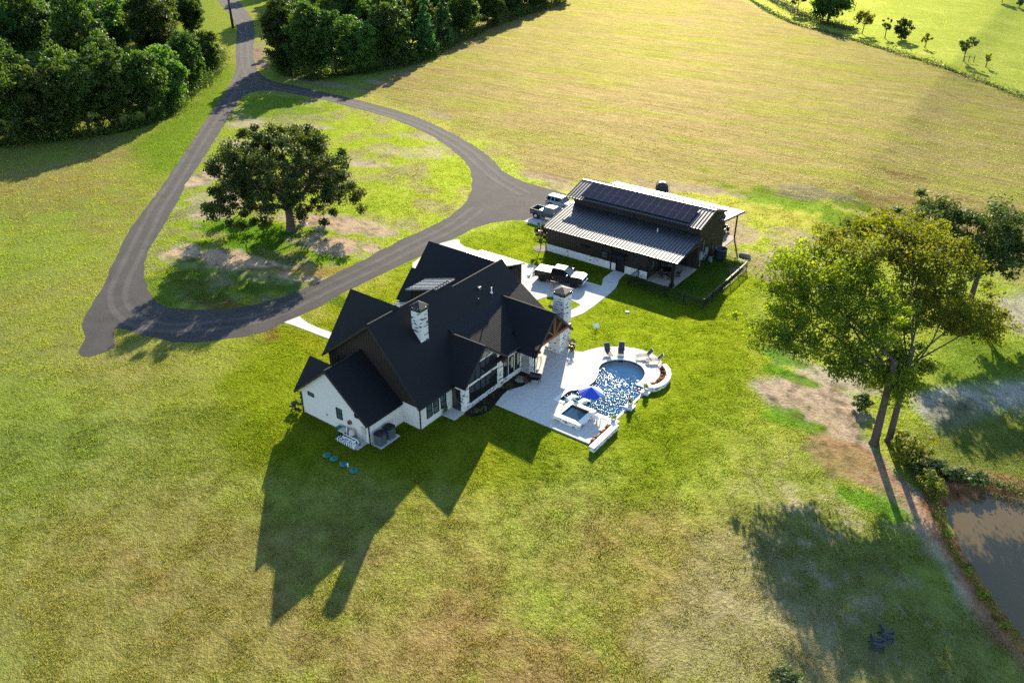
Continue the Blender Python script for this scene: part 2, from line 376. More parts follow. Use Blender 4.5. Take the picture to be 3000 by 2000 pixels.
def paint(X, Y):
    n1 = fbm(X, Y, 14, 4, 1); n2 = fbm(X, Y, 4.5, 4, 5); n3 = fbm(X, Y, 38, 3, 9); n4 = fbm(X, Y, 1.5, 3, 21)
    col = np.empty(X.shape + (3,)); col[:] = (0.270, 0.275, 0.042)
    hay = np.zeros(X.shape); bare = np.zeros(X.shape)
    def put(c, m):
        col[:] = col*(1-m[..., None]) + np.array(c)*m[..., None]
    def zone(poly, c, w=3.0, amp=4.0, k=1.0, b=0.0, nn=None):
        d = sdist(X, Y, poly) + ((n2 if nn is None else nn) - 0.5)*2*amp
        m = smooth(d, w)*k; put(c, m)
        if b: bare[:] = np.maximum(bare, m*b)
        return m
    def blob(px, py, rx, ry, c, k=1.0, rot=0.0, b=0.0, amp=0.9, w=0.28):
        gx, gy = G(px*K, py*K); cs, sn = math.cos(rot), math.sin(rot); dx, dy = X-gx, Y-gy
        q = np.sqrt(((dx*cs+dy*sn)/rx)**2 + ((-dx*sn+dy*cs)/ry)**2) - 1 + (n2-0.5)*2*amp + (n4-0.5)*1.3*amp
        m = smooth(q, w)*k; put(c, m)
        if b: bare[:] = np.maximum(bare, m*b)
    put((0.30, 0.265, 0.060), smooth(0.53-n1, 0.10)*0.6); put((0.215, 0.285, 0.032), smooth(n3-0.47, 0.12)*0.65)
    # hay meadow, far pasture
    m = zone(HAY, (0.30, 0.268, 0.105), 4, 5); hay += m
    u_, v_ = X*0.985 + Y*0.17, Y*0.985 - X*0.17; st = fbm(u_/5.0, v_, 3.2, 4, 40); st2 = fbm(u_/3.5, v_, 8.0, 3, 44)
    put((0.275, 0.268, 0.080), m*smooth(0.52-st2, 0.10)*0.7); put((0.31, 0.25, 0.125), m*smooth(n3-0.45, 0.10)*0.55)
    put((0.255, 0.285, 0.050), m*smooth(0.58-st, 0.09)*0.55)
    m = zone(FAR, (0.285, 0.335, 0.055), 2, 2); hay += 0.5*m; put((0.34, 0.375, 0.07), m*smooth(n1-0.48, 0.1)*0.6)
    for a in ((2050,395,5,1.6,(0.20,0.13,0.07)),(2200,500,12,6,(0.22,0.15,0.08))): blob(a[0],a[1],a[2],a[3],a[4],0.6)
    blob(1870,478,14,6,(0.125,0.205,0.022),0.9); blob(1850,440,5,3,(0.24,0.20,0.15),0.7,0,0.4)
    # left and lower meadow
    for x, y, rx, ry, c, k in ((270,1350,8,6,(0.25,0.145,0.065),0.75),(450,1440,8,5,(0.22,0.15,0.06),0.6),(80,930,12,7,(0.155,0.225,0.030),0.7),(60,1020,8,5,(0.15,0.21,0.030),0.5),
            (330,850,9,4,(0.24,0.17,0.075),0.7),(120,430,14,6,(0.24,0.16,0.07),0.65),(290,345,9,5,(0.23,0.15,0.08),0.6),(400,900,7,5,(0.14,0.19,0.025),0.7),(1020,1440,14,6,(0.21,0.165,0.06),0.6),
            (1530,1240,9,4,(0.24,0.15,0.08),0.65),(1480,1390,8,4,(0.23,0.15,0.07),0.5),(1190,1320,10,5,(0.18,0.18,0.045),0.6),(520,1300,9,5,(0.17,0.175,0.05),0.5),(30,1480,9,6,(0.20,0.23,0.04),0.6),(980,1510,6,3,(0.23,0.15,0.07),0.6),(1250,1560,7,3,(0.23,0.14,0.07),0.6)):
        blob(x, y, rx*1.3, ry*1.3, tuple(q*w for q, w in zip(c, (1.32, 1.22, 1.0))), k*0.7, w=0.9)
    # mown, watered lawn round the house
    dry = np.ones(X.shape); m = zone(LAWN, (0.185, 0.235, 0.012), 5, 6); dry -= m; put((0.215, 0.235, 0.014), m*smooth(0.52-n1, 0.1)*0.6); put((0.145, 0.215, 0.012), m*smooth(n3-0.5, 0.1)*0.5)
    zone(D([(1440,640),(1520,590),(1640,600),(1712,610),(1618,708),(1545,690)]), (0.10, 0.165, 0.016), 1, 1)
    # strip between wood and drive
    zone(D([(300,330),(430,245),(500,150),(540,150),(550,180),(520,240),(430,380),(330,420)]), (0.15,0.215,0.018), 4, 3)
    # island in the drive
    m = zone(ISLAND, (0.235, 0.285, 0.028), 1.2, 0.6); put((0.275, 0.275, 0.045), m*smooth(0.5-n2, 0.1)*0.6)
    put((0.24, 0.21, 0.10), m*smooth(0.60-n2, 0.06)*0.7)
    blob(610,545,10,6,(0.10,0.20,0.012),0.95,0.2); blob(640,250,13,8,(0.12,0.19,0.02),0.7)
    for x, y, rx, ry, k in ((520,600,8,2.6,0.95),(640,625,7.5,2.6,0.9),(760,560,7,2.0,0.95),(800,515,6,2.2,0.85),(700,505,5,2.2,0.85),(450,415,2.2,6,0.9),(495,470,4,4.5,0.8),(575,285,4,3,0.7),(700,290,4,1.6,0.6),(570,330,5,1.8,0.8),(840,375,4,1.6,0.75),(930,350,6,2,0.4),(1030,345,5,2,0.4),(985,315,5,1.6,0.5),(430,590,3,2,0.6)):
        blob(x, y, rx*1.1, ry*1.15, (0.47,0.345,0.215), k, 0.3, 1.0)
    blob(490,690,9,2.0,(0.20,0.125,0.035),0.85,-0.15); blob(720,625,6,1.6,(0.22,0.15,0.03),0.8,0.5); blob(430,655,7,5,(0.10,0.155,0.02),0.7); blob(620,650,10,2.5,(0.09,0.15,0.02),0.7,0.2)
    for x, y in ((1000,258),(1016,268),(955,172),(870,190)): blob(x, y, 3.5, 1.4, (0.34,0.28,0.17), 0.6, 0, 0.5)
    zone(D([(575,120),(600,95),(612,150),(585,160)]), (0.34,0.22,0.14), 2, 1.5, 1, 0.7)
    blob(740,192,10,1.4,(0.28,0.19,0.12),0.8,0.1,0.5)
    # sandy margins by the barn
    for x, y, rx, ry, k in ((1560,428,9,2.2,0.8),(1240,408,4,2,0.8),(1280,430,5,1.8,0.8),(1660,500,3,6,0.75),(1690,540,3,4,0.7),(1650,545,3,3,0.6),(1725,590,3,2,0.6),(1830,560,4,6,0.55),(1795,640,5,2,0.6)):
        blob(x, y, rx, ry, (0.36,0.26,0.16), k, 0.2, 0.6)
    # bare bank under the tall trees, pond shore
    zone(D([(1730,880),(1800,858),(1870,850),(1960,890),(2012,960),(2000,1040),(2070,1110),(2140,1150),(2180,1260),(2250,1390),(2210,1370),(2110,1220),(2030,1120),(1950,1070),(1880,1010),(1800,950)]), (0.44,0.335,0.235), 1.2, 2.6, 0.95, 1.0)
    blob(1900,860,7,2.2,(0.42,0.33,0.22),0.8,0,0.8); blob(1960,1075,5,2.6,(0.36,0.18,0.10),0.85,-0.5,0.9); blob(2070,1160,5,3,(0.36,0.22,0.13),0.7,-0.6,0.8)
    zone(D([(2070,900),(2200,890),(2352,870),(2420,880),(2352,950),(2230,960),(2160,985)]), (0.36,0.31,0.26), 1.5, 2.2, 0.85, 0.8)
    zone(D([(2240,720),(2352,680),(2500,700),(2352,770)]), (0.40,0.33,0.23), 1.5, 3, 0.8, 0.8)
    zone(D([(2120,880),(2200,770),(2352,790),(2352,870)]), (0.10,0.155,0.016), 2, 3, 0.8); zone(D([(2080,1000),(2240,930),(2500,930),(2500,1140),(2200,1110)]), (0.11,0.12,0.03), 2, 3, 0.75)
    dr = zone(D([(1690,1050),(1850,1000),(1960,1080),(2060,1200),(2160,1330),(2300,1500),(2352,1620),(1600,1620),(1600,1300)]), (0.165,0.160,0.05), 5, 6, 0.6)
    n5 = fbm(X, Y, 0.9, 3, 61); put((0.40,0.31,0.18), dr*smooth(0.585-n5*0.55-n2*0.45, 0.035)*0.8); put((0.17,0.23,0.022), dr*smooth(n1-0.44, 0.08)*0.6)
    for a in ((1800,825,3,1.5),(1815,862,4,1.0),(1810,960,3,1.3),(2000,1150,3,2)): blob(*a, (0.10,0.21,0.012), 0.9)
    for a in ((1740,1345,6,4),(1700,1530,6,4),(1830,1440,5,2)): blob(*a, (0.33,0.27,0.12), 0.35, 0, 0.1)
    dp = sdist(X, Y, POND)
    put((0.30,0.155,0.07), smooth(dp - 1.4 + (n2-0.5)*3, 0.8)*0.9); put((0.20,0.12,0.06), smooth(dp-0.3, 0.4)*0.9)
    bare[:] = np.maximum(bare, smooth(dp-1.2, 0.6))
    sb = sdist(X, Y, GP([(2765,1395),(2800,1405),(2838,1440),(2838,1458),(2815,1466),(2790,1452),(2760,1425)])); put((0.20,0.105,0.05), smooth(sb, 0.5)); bare[:] = np.maximum(bare, smooth(sb, 0.5))
    n6 = fbm(X, Y, 0.8, 3, 71); col *= (1 - bare*np.clip((n6-0.5)*2.4, 0, 0.55) - bare*np.clip((n4-0.55)*1.6, 0, 0.3))[..., None]
    put((0.15, 0.20, 0.025), bare*smooth(0.655-n2*0.6-n6*0.4, 0.04)*0.8)
    # sprinkle
    col *= (0.86 + 0.28*n4)[..., None]
    return np.clip(col, 0.008, 0.6), np.clip(hay, 0, 1), bare, np.clip(dry, 0, 1)
POOL = [(15.72,16.35),(15.72,22.95),(14.62,22.95),(14.72,23.84),(14.64,24.56),(14.46,25.2),(14.13,25.74),(13.61,26.26),(13.02,26.6),(12.38,26.75),(11.74,26.7),(11.05,26.45),(10.46,26.02),(9.99,25.38),(9.78,24.76),(9.74,24.09),(9.91,23.42),(10.1,23.05),
        (10.35,22.61),(10.58,22.05),(10.76,21.47),(10.86,20.85),(10.82,20.07),(10.60,19.2),(10.22,18.5),(9.79,17.95),(9.79,16.1),(11.3,16.02),(14.0,16.02),(14.0,16.35)]
def height(X, Y):
    d = sdist(X, Y, POND); h = -1.2*smooth(d + 0.9, 2.4)
    pit = -1.7*(sdist(X, Y, POOL) < 0.12)                     # the ground is dug out under the pool
    return np.where(d < 6, h, 0.0) + drop(X, Y) + pit
GK = dict(diff=0.13, soil=0.9, gloss=0.47)
def make_ground():
    ac = math.atan2(FW[1], FW[0])
    inner = np.arange(-47, 47.01, 0.24); ang = np.concatenate([np.arange(-180, -47, 4.0), inner, np.arange(51, 180, 4.0)])
    rad = [12.0]
    while rad[-1] < 420: rad.append(rad[-1] + max(0.40, rad[-1]*0.0062))
    while rad[-1] < 4200: rad.append(rad[-1]*1.12)
    rad = np.array(rad); A = R(1)*ang + ac
    X = CAM[0] + rad[:, None]*np.cos(A)[None]; Y = CAM[1] + rad[:, None]*np.sin(A)[None]
    nr, na = X.shape
    col, hay, bare, dry = paint(X, Y); Z = height(X, Y)
    vs = np.stack([X, Y, Z], -1).reshape(-1, 3); vs = np.vstack([vs, [[CAM[0], CAM[1], 0]]])
    i = np.arange(nr-1)[:, None]; j = np.arange(na)[None]; j2 = (j+1) % na
    q = np.stack([i*na+j, (i+1)*na+j, (i+1)*na+j2, i*na+j2], -1).reshape(-1, 4)
    c = len(vs)-1; t = [(c, k, (k+1) % na) for k in range(na)]
    me = bpy.data.meshes.new('ground'); me.vertices.add(len(vs)); me.vertices.foreach_set('co', vs.ravel())
    nl = q.size + 3*len(t); me.loops.add(nl); me.loops.foreach_set('vertex_index', np.concatenate([q.ravel(), np.array(t).ravel()]))
    me.polygons.add(len(q)+len(t)); st = np.concatenate([np.arange(len(q))*4, q.size + np.arange(len(t))*3]); me.polygons.foreach_set('loop_start', st)
    me.update(calc_edges=True); me.validate()
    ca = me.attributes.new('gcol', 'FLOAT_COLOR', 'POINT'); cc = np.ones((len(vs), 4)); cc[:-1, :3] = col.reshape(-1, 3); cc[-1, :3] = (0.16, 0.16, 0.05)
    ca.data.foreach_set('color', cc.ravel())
    for nm, v in (('hay', hay), ('bare', bare), ('dry', dry)):
        at = me.attributes.new(nm, 'FLOAT', 'POINT'); at.data.foreach_set('value', np.concatenate([v.ravel(), [0]]))
    n = N('meadow_ground')
    gc = n.n('ShaderNodeAttribute', attribute_name='gcol').outputs['Color']; hy = n.n('ShaderNodeAttribute', attribute_name='hay').outputs['Fac']; ba = n.n('ShaderNodeAttribute', attribute_name='bare').outputs['Fac']
    f1 = n.noise(2.6, 4, 0.62); f2 = n.noise(0.7, 4); f3 = n.noise(9.0, 3, 0.6)
    ln = n.noise(1.0, 3, 0.6, vec=n.mapping((0.10, 1.35, 1), (0, 0, R(7))))
    ln2 = n.noise(1.0, 2, 0.6, vec=n.mapping((0.03, 0.35, 1), (0, 0, R(9))))
    v = n.math('MULTIPLY', n.math('ADD', f1, n.math('ADD', n.math('MULTIPLY', f2, 0.6), n.math('MULTIPLY', f3, 1.1))), 0.37)
    dark = n.mix(gc, 0.52, 1.0, 'MULTIPLY'); lite = n.mix(gc, 1.0, n.math('ADD', 0.0, 0.18), 'MIX')
    hs = n.n('ShaderNodeHueSaturation'); n.l(gc, hs.inputs['Color']); hs.inputs['Value'].default_value = 1.38; hs.inputs['Hue'].default_value = 0.49
    c = n.mix(dark, hs.outputs[0], n.ramp(v, [(0.32, 0.0), (0.68, 1.0)]))
    hv = n.ramp(ln, [(0.30, 0.72), (0.5, 1.0), (0.7, 1.13)]); hv2 = n.ramp(ln2, [(0.35, 0.92), (0.65, 1.07)])
    hl = n.mix(c, n.mix(hv, hv2, 1.0, 'MULTIPLY'), 1.0, 'MULTIPLY'); c = n.mix(c, hl, hy)
    h = n.math('ADD', n.math('MULTIPLY', f1, 1.0), n.math('ADD', n.math('MULTIPLY', f3, 0.5), n.math('MULTIPLY', n.math('MULTIPLY', ln, hy), 0.9)))
    n.bump(h, 0.75, 0.20)
    # blades of grass: little diffuse light, a broad low-sun gloss along the blades; bare soil is plain diffuse
    bpn = n.t.nodes['Bump'] if 'Bump' in n.t.nodes else None
    df = n.n('ShaderNodeBsdfDiffuse'); gl = n.n('ShaderNodeBsdfGlossy', distribution='GGX'); gl.inputs['Roughness'].default_value = 0.66
    kd = n.math('ADD', n.math('MULTIPLY', ba, GK['soil'] - GK['diff']), GK['diff']); kg = n.math('MULTIPLY', n.math('MULTIPLY', n.math('SUBTRACT', 1.0, ba), n.math('SUBTRACT', 1.0, n.math('MULTIPLY', hy, 0.40))), GK['gloss'])
    kd = n.math('ADD', kd, n.math('MULTIPLY', n.n('ShaderNodeAttribute', attribute_name='dry').outputs['Fac'], 0.16)); green = n.mix(c, n.mix(c, (0.62, 1.0, 1.7), 1.0, 'MULTIPLY'), n.math('SUBTRACT', 1.0, n.math('MAXIMUM', ba, hy)))
    for k_, sh in ((kd, df), (kg, gl)):
        vm = n.n('ShaderNodeVectorMath', operation='SCALE'); n.l(green if sh is df else c, vm.inputs[0]); n.l(k_, vm.inputs['Scale']); n.l(vm.outputs[0], sh.inputs['Color']); n.l(bpn.outputs[0], sh.inputs['Normal'])
    ad = n.n('ShaderNodeAddShader'); n.l(df.outputs[0], ad.inputs[0]); n.l(gl.outputs[0], ad.inputs[1]); n.l(ad.outputs[0], n.out.inputs['Surface'])
    me.materials.append(n.mat)
    o = link(bpy.data.objects.new('ground', me)); props(o, kind='structure')
    global GRID; GRID = (rad, A, col, bare, hay)
    return o
ground = make_ground()

# ------------------------------------------------------------------ pond
def water_mat(name, base, rough, s1, s2, b, dist):
    n = N(name); a = n.noise(s1, 3, 0.6, vec=n.mapping((1, 1.6, 1), (0, 0, 0.5))); c = n.noise(s2, 2)
    n.bump(n.math('ADD', a, n.math('MULTIPLY', c, 0.35)), b, dist)
    return n.set(n.mix(base, tuple(x*0.8 for x in base), n.noise(0.15, 3)), rough, 0, 0.5, 1.33)
pm = MB().sheet([POND], POND_Z); po = pm.build('pond', water_mat('muddy_water', (0.105, 0.076, 0.030), 0.03, 0.8, 3.0, 0.12, 0.05)); props(po, kind='structure')

# ------------------------------------------------------------------ drive of asphalt millings
OUTER = GP([(560,-40),(625,-5),(660,20),(683,60),(694,84),(692,120),(690,153),(692,191),(684,228),(672,252),(646,289),(612,349),(553,442),(502,506),(459,570),(421,617),(404,640),(383,663),
            (345,745),(306,829),(288,862),(273,882),(253,927),(241,950),(242,967),(251,984),(240,1010),(231,1032),(238,1044),(260,1047),(306,1033),(336,1018),(340,1007),(337,962),
            (349,961),(391,975),(444,988),(480,995),(504,1004),(551,1003),(604,999),(700,989),(765,973),(842,944),(931,899),(1020,852),(1122,803),(1199,765),(1230,752),(1300,712),(1358,685),
            (1384,670),(1441,651),(1500,645),(1546,646),(1640,600),(1660,580),(1658,568),(1622,558),(1582,546),(1530,531),(1499,517),(1474,500),(1432,458),(1386,426),(1330,393),(1273,365),(1217,341),(1161,323),(1091,304),(1035,290),(974,276),(881,255),(810,241),(778,229),
            (754,206),(745,180),(741,165),(743,134),(748,90),(738,55),(712,20),(690,-10),(660,-40)])
def road_mat(name, lift):
    n = N(name); f = n.noise(0.38, 5, 0.65); g = n.noise(8.0, 4, 0.75)
    at = n.n('ShaderNodeAttribute', attribute_name='track').outputs['Fac']
    c = n.mix((0.019, 0.018, 0.019), (0.047, 0.042, 0.041), n.ramp(f, [(0.3, 0.0), (0.7, 1.0)])); c = n.mix(c, (0.10, 0.088, 0.08), n.math('MULTIPLY', n.ramp(g, [(0.48, 0.0), (0.68, 1.0)]), 0.55))
    c = n.mix(c, (0.125, 0.11, 0.10), n.math('MULTIPLY', n.math('MULTIPLY', at, lift), n.ramp(f, [(0.25, 0.25), (0.7, 1.0)])))
    n.bump(g, 0.6, 0.05); return n.set(c, 0.9, 0, 0.25)
def ragged(P, seed, amp=0.28):
    out = []
    for i in range(len(P)):
        a = np.array(P[i]); b = np.array(P[(i+1) % len(P)]); L = np.hypot(*(b-a)); k = max(1, int(L/0.5)); nrm = np.array([(b-a)[1], -(b-a)[0]])/(L+1e-6)
        for j in range(k):
            p = a + (b-a)*j/k; out.append(tuple(p + nrm*amp*(2*fbm(p[:1]+50, p[1:]+50, 2.2, 3, seed)[0]-1)))
    return out
rm = MB().sheet([ragged(OUTER, 3), ragged(ISLAND, 4)], 0.012)
rd = rm.build('driveway', road_mat('asphalt_millings', 0.0)); props(rd, kind='structure')
def spline(pts, step=1.5):
    P = [Vector((*p, 0)) for p in pts]; out = []
    for i in range(len(P)-1):
        p0, p1, p2, p3 = P[max(i-1, 0)], P[i], P[i+1], P[min(i+2, len(P)-1)]
        k = max(2, int((p2-p1).length/step))
        for j in range(k):
            t = j/k; out.append(0.5*((2*p1) + (p2-p0)*t + (2*p0-5*p1+4*p2-p3)*t*t + (3*p1-p0-3*p2+p3)*t**3))
    return out + [P[-1]]
def track_ribbon(pts, offs, wid, z):
    mb = MB(); tr = []; S = spline(pts)
    for o in offs:
        vs = []; prof = [(-0.5, 0.0), (-0.2, 1.0), (0.2, 1.0), (0.5, 0.0)]
        for i, p in enumerate(S):
            d = (S[min(i+1, len(S)-1)] - S[max(i-1, 0)]).normalized(); nn = Vector((-d.y, d.x, 0))
            for q, w in prof:
                vs.append(tuple(p + nn*(o + q*wid) + Vector((0, 0, z)))); tr.append(w)
        mb.add(vs, [(i*4+k, i*4+k+1, (i+1)*4+k+1, (i+1)*4+k) for i in range(len(S)-1) for k in range(3)])
    return mb, tr
TM = road_mat('worn_wheel_tracks', 0.42)
for nm, pts in (('wheel_track_west', [(655,10),(700,60),(716,100),(716,150),(716,190),(700,230),(676,270),(640,325),(592,400),(548,472),(506,540),(460,610),(420,690),(385,762),(352,830),(345,880),(368,920),(420,950),(500,960),(600,955),(700,945),(800,920),(900,873),(1000,825),(1120,768),(1230,712),(1330,662),(1400,610)]),
                ('wheel_track_east', [(716,150),(722,200),(745,232),(800,252),(880,270),(960,288),(1050,310),(1140,336),(1230,366),(1310,405),(1370,445),(1420,490),(1470,530),(1540,570)])):
    mb, tr = track_ribbon(GP(pts), (-0.85, 0.85), 1.0, 0.018 if 'west' in nm else 0.022)
    o = mb.build('wheel_tracks', TM); props(o, kind='structure')
    at = o.data.attributes.new('track', 'FLOAT', 'POINT'); at.data.foreach_set('value', tr)
# concrete drive, walks
DRIVE = [(-24.7,38.7),(-23.9,41.0),(-23.3,41.2),(-22.6,40.3),(-21.1,39.75),(-18.8,39.8),(-14.9,40.4),(-9.9,40.45),(0.05,40.45),(-0.3,41.3),(-0.75,42.1),(-0.95,43.0),(-0.97,45.4),(0.72,45.4),(0.8,44.3),(0.95,43.3),(1.4,42.2),
          (1.75,41.1),(1.97,39.2),(2.05,37.2),(2.15,35.1),(2.1,33.0),(1.6,31.1),(1.2,29.0),(-0.6,29.2),(0.2,31.5),(0.5,32.8),(0.78,34.1),(0.7,34.5),(0.35,34.7),(-0.7,34.95),(-2.0,34.85),(-3.0,34.55),(-3.8,33.8),(-4.15,32.6),(-4.3,30.0),(-7.8,30.0),(-7.8,34.9),(-14.5,34.9),(-14.5,30.5),(-22.5,30.5),(-23.4,31.5)]
mb = MB().prism(DRIVE, -0.1, 0.035)
o = mb.build('concrete_drive', MAT['drive']); props(o, kind='structure')
WALK = [(-24.3,10.7),(-22.6,10.85),(-20.7,10.95),(-17.4,11.1),(-10.5,11.1),(-10.5,12.4),(-18.2,12.3),(-20.5,12.15),(-22.1,12.25),(-23.2,12.5),(-24.0,12.75)]
mb = MB().prism(WALK, -0.1, 0.035)
props(mb.build('front_walk', MAT['drive']), kind='structure')
mb = MB().prism([(-20.2,52.05),(-11.6,52.05),(-11.6,61.0),(-19.5,61.0)], -0.1, 0.05); props(mb.build('barn_apron', MAT['drive']), kind='structure')
# ------------------------------------------------------------------ patio and pool
def arc(c, r, a0, a1, n=10): return [(c[0] + r*math.cos(R(a0+(a1-a0)*i/n)), c[1] + r*math.sin(R(a0+(a1-a0)*i/n))) for i in range(n+1)]
# the pool opening is cut as a notch of the patio outline on its infinity side
PO = [(16.0,11.76),(5.29,11.80),(4.91,13.41),(4.81,14.49),(5.11,15.04),(5.54,15.89),(5.69,16.99),(5.65,17.9),(5.1,18.25),(3.75,18.30),(2.25,18.30),(2.25,24.0),(3.6,24.0),(5.33,24.93),(6.18,24.93),(6.8,25.27),(7.19,26.18),(7.75,27.22),(8.77,28.1),(9.93,28.96),(11.28,29.42),(12.6,29.5),(13.8,29.15),(14.58,28.55),(14.93,27.9),
      (15.12,27.11),(15.63,26.34),(15.9,25.42),(15.98,24.04),(15.95,22.97),(14.62,22.97)] + POOL[3:-2] + [(14.0,16.02),(14.0,16.02-0.01),(15.6,15.99),(16.0,15.5)]
mb = MB().prism(PO, -0.5, 0.12)
props(mb.build('patio', MAT['patio']), kind='structure')
pool = thing('swimming_pool', 'freeform blue swimming pool with infinity edge, sun glittering on its water', 'pool', (12.5, 20.5, 0))
def poolmat():
    n = N('pool_plaster'); return n.set(n.mix((0.05, 0.50, 0.72), (0.08, 0.58, 0.78), n.noise(1.5, 3)), 0.6)
PP = poolmat()
n_ = N('pale_pool_plaster'); PP2 = n_.set(n_.mix((0.20, 0.66, 0.72), (0.28, 0.74, 0.78), n_.noise(2.5, 3)), 0.6)
mb = MB(); nP = len(POOL)
mb.sheet([POOL], -0.62)
vs = [(x, y, -0.62) for x, y in POOL] + [(x, y, 0.10 if not (i in (0, 1)) else 0.03) for i, (x, y) in enumerate(POOL)]
mb.add(vs, [(i, nP+i, nP+(i+1) % nP, (i+1) % nP) for i in range(nP)])
mb.build('basin', PP, pool)
mb = MB().box(10.0,13.4,16.1,18.2,-0.61,-0.12); mb.build('tanning_ledge', PP2, pool)
mb = MB().prism([(12.0,22.3),(14.6,22.0),(14.6,19.9),(13.4,19.0),(12.1,20.2),(11.6,21.4)], -0.61, -0.30); mb.build('bench', PP2, pool)
mb = MB().box(13.5,15.6,16.4,18.6,-0.61,-0.30); mb.build('bench', PP2, pool)
def poolwater():
    n = N('pool_water')
    a = n.noise(2.6, 1, 0.5, vec=n.mapping((1, 1.8, 1), (0, 0, -0.5)), dist=0.5); b = n.noise(5.0, 1, 0.5, dist=0.6)
    sx = n.n('ShaderNodeSeparateXYZ'); n.l(n.co(), sx.inputs[0])          # the spa overflow ripples the near end, the round end lies calm
    amp = n.ramp(n.math('DIVIDE', n.math('ADD', sx.outputs[1], n.math('MULTIPLY', n.noise(0.5, 2), 3.0)), 10.0), [(0.30, 1.0), (0.52, 0.12)])
    bp = n.n('ShaderNodeBump'); bp.inputs['Strength'].default_value = 1.0; bp.inputs['Distance'].default_value = 0.030
    n.l(n.math('MULTIPLY', amp, n.math('ADD', a, n.math('MULTIPLY', b, 0.40))), bp.inputs['Height'])
    gl = n.n('ShaderNodeBsdfGlossy'); gl.inputs['Roughness'].default_value = 0.035; n.l(bp.outputs[0], gl.inputs['Normal'])
    tr = n.n('ShaderNodeBsdfTransparent'); tr.inputs['Color'].default_value = (0.60, 0.93, 0.98, 1)
    fr = n.n('ShaderNodeFresnel'); fr.inputs['IOR'].default_value = 1.33; n.l(bp.outputs[0], fr.inputs['Normal'])
    mx = n.n('ShaderNodeMixShader'); n.l(fr.outputs[0], mx.inputs[0]); n.l(tr.outputs[0], mx.inputs[1]); n.l(gl.outputs[0], mx.inputs[2])
    n.l(mx.outputs[0], n.out.inputs['Surface']); return n.mat
PW = poolwater()
MB().sheet([POOL], 0.02).build('water', PW, pool)
# coping along the curved side
def offset_line(pts, d):
    out = []
    for i in range(len(pts)):
        a = Vector(pts[max(i-1, 0)]); b = Vector(pts[min(i+1, len(pts)-1)]); t = (b-a).normalized(); out.append((pts[i][0] + t.y*d, pts[i][1] - t.x*d))
    return out
run = POOL[2:27]; fine = [(p.x, p.y) for p in spline(run, 0.35)]
mb = MB(); ol = offset_line(fine, 0.34); il = offset_line(fine, -0.04)
k = len(fine)
vs = [(x, y, 0.165) for x, y in il] + [(x, y, 0.165) for x, y in ol] + [(x, y, 0.06) for x, y in il] + [(x, y, 0.06) for x, y in ol]
fs = []
for i in range(k-1):
    fs += [(i, i+1, k+i+1, k+i), (2*k+i, 2*k+i+1, i+1, i), (k+i, k+i+1, 3*k+i+1, 3*k+i)]
mb.add(vs, fs); mb.box(9.42,9.83,15.75,16.35,0.06,0.163); mb.box(9.42,11.2,15.74,16.08,0.058,0.166); mb.box(14.05,15.6,15.9,16.33,0.06,0.16)
mb.build('coping', MAT['coping'], pool)
mb = MB().box(15.72,16.02,16.3,22.97,-1.0,0.005); mb.build('infinity_edge', MAT['pot'], pool)
mb = MB().box(16.32,16.42,16.2,22.9,-1.0,-0.12); mb.box(16.02,16.32,16.2,22.9,-1.0,-0.4); mb.build('catch_gutter', MAT['gutter'], pool)
mb = MB()
mb.tube([(14.5,23.1,0.15),(14.5,23.1,0.75),(14.35,23.1,0.95),(14.1,23.1,0.95),(13.95,23.1,0.75),(13.9,23.1,-0.2)], 0.022); mb.build('handrail', MAT['steel'], pool)
# raised spa
spa = thing('hot_tub', 'raised square hot tub with white coping and smeared brick sides', 'hot tub', (12.7, 14.5, 0.12))
x0, x1, y0, y1 = 11.24, 14.12, 13.0, 16.0
mb = MB()
for b in ((x0,x1,y0,y0+.3),(x0,x1,y1-.3,y1),(x0,x0+.3,y0+.3,y1-.3),(x1-.3,x1,y0+.3,y1-.3)): mb.box(*b, -0.5, 0.54)
mb.build('brick_side', MAT['white_brick'], spa)
mb = MB()
for b in ((x0-.04,x1+.04,y0-.04,y0+.5),(x0-.04,x1+.04,y1-.42,y1+.04),(x0-.04,x0+.46,y0+.5,y1-.42),(x1-.46,x1+.04,y0+.5,y1-.42)): mb.box(*b, 0.54, 0.62)
mb.build('coping', MAT['coping'], spa, bevel=0.02)
mb = MB().box(x0+.3,x1-.3,y0+.3,y1-.3,-0.2,-0.08); mb.box(x0+.3,x1-.3,y0+.3,y0+.85,-0.08,0.2); mb.box(x0+.3,x0+.8,y0+.85,y1-.3,-0.08,0.2); mb.box(x1-.75,x1-.3,y0+.85,y1-.3,-0.08,0.17)
mb.build('bench', PP2, spa)
n_ = N('spa_water'); tr_ = n_.n('ShaderNodeBsdfTransparent'); tr_.inputs['Color'].default_value = (0.62, 0.90, 0.96, 1); gl_ = n_.n('ShaderNodeBsdfGlossy'); gl_.inputs['Roughness'].default_value = 0.03
fr_ = n_.n('ShaderNodeFresnel'); fr_.inputs['IOR'].default_value = 1.33; mx_ = n_.n('ShaderNodeMixShader')
for a_, b_ in ((fr_.outputs[0], mx_.inputs[0]), (tr_.outputs[0], mx_.inputs[1]), (gl_.outputs[0], mx_.inputs[2]), (mx_.outputs[0], n_.out.inputs['Surface'])): n_.l(a_, b_)
MB().poly([(x0+.3,y0+.3,.44),(x1-.3,y0+.3,.44),(x1-.3,y1-.3,.44),(x0+.3,y1-.3,.44)]).build('water', n_.mat, spa)
mb = MB().box(x0+.5,x1-.5,y1-.46,y1-.42,0.3,0.53); mb.build('spillway', MAT['cedar'], spa)
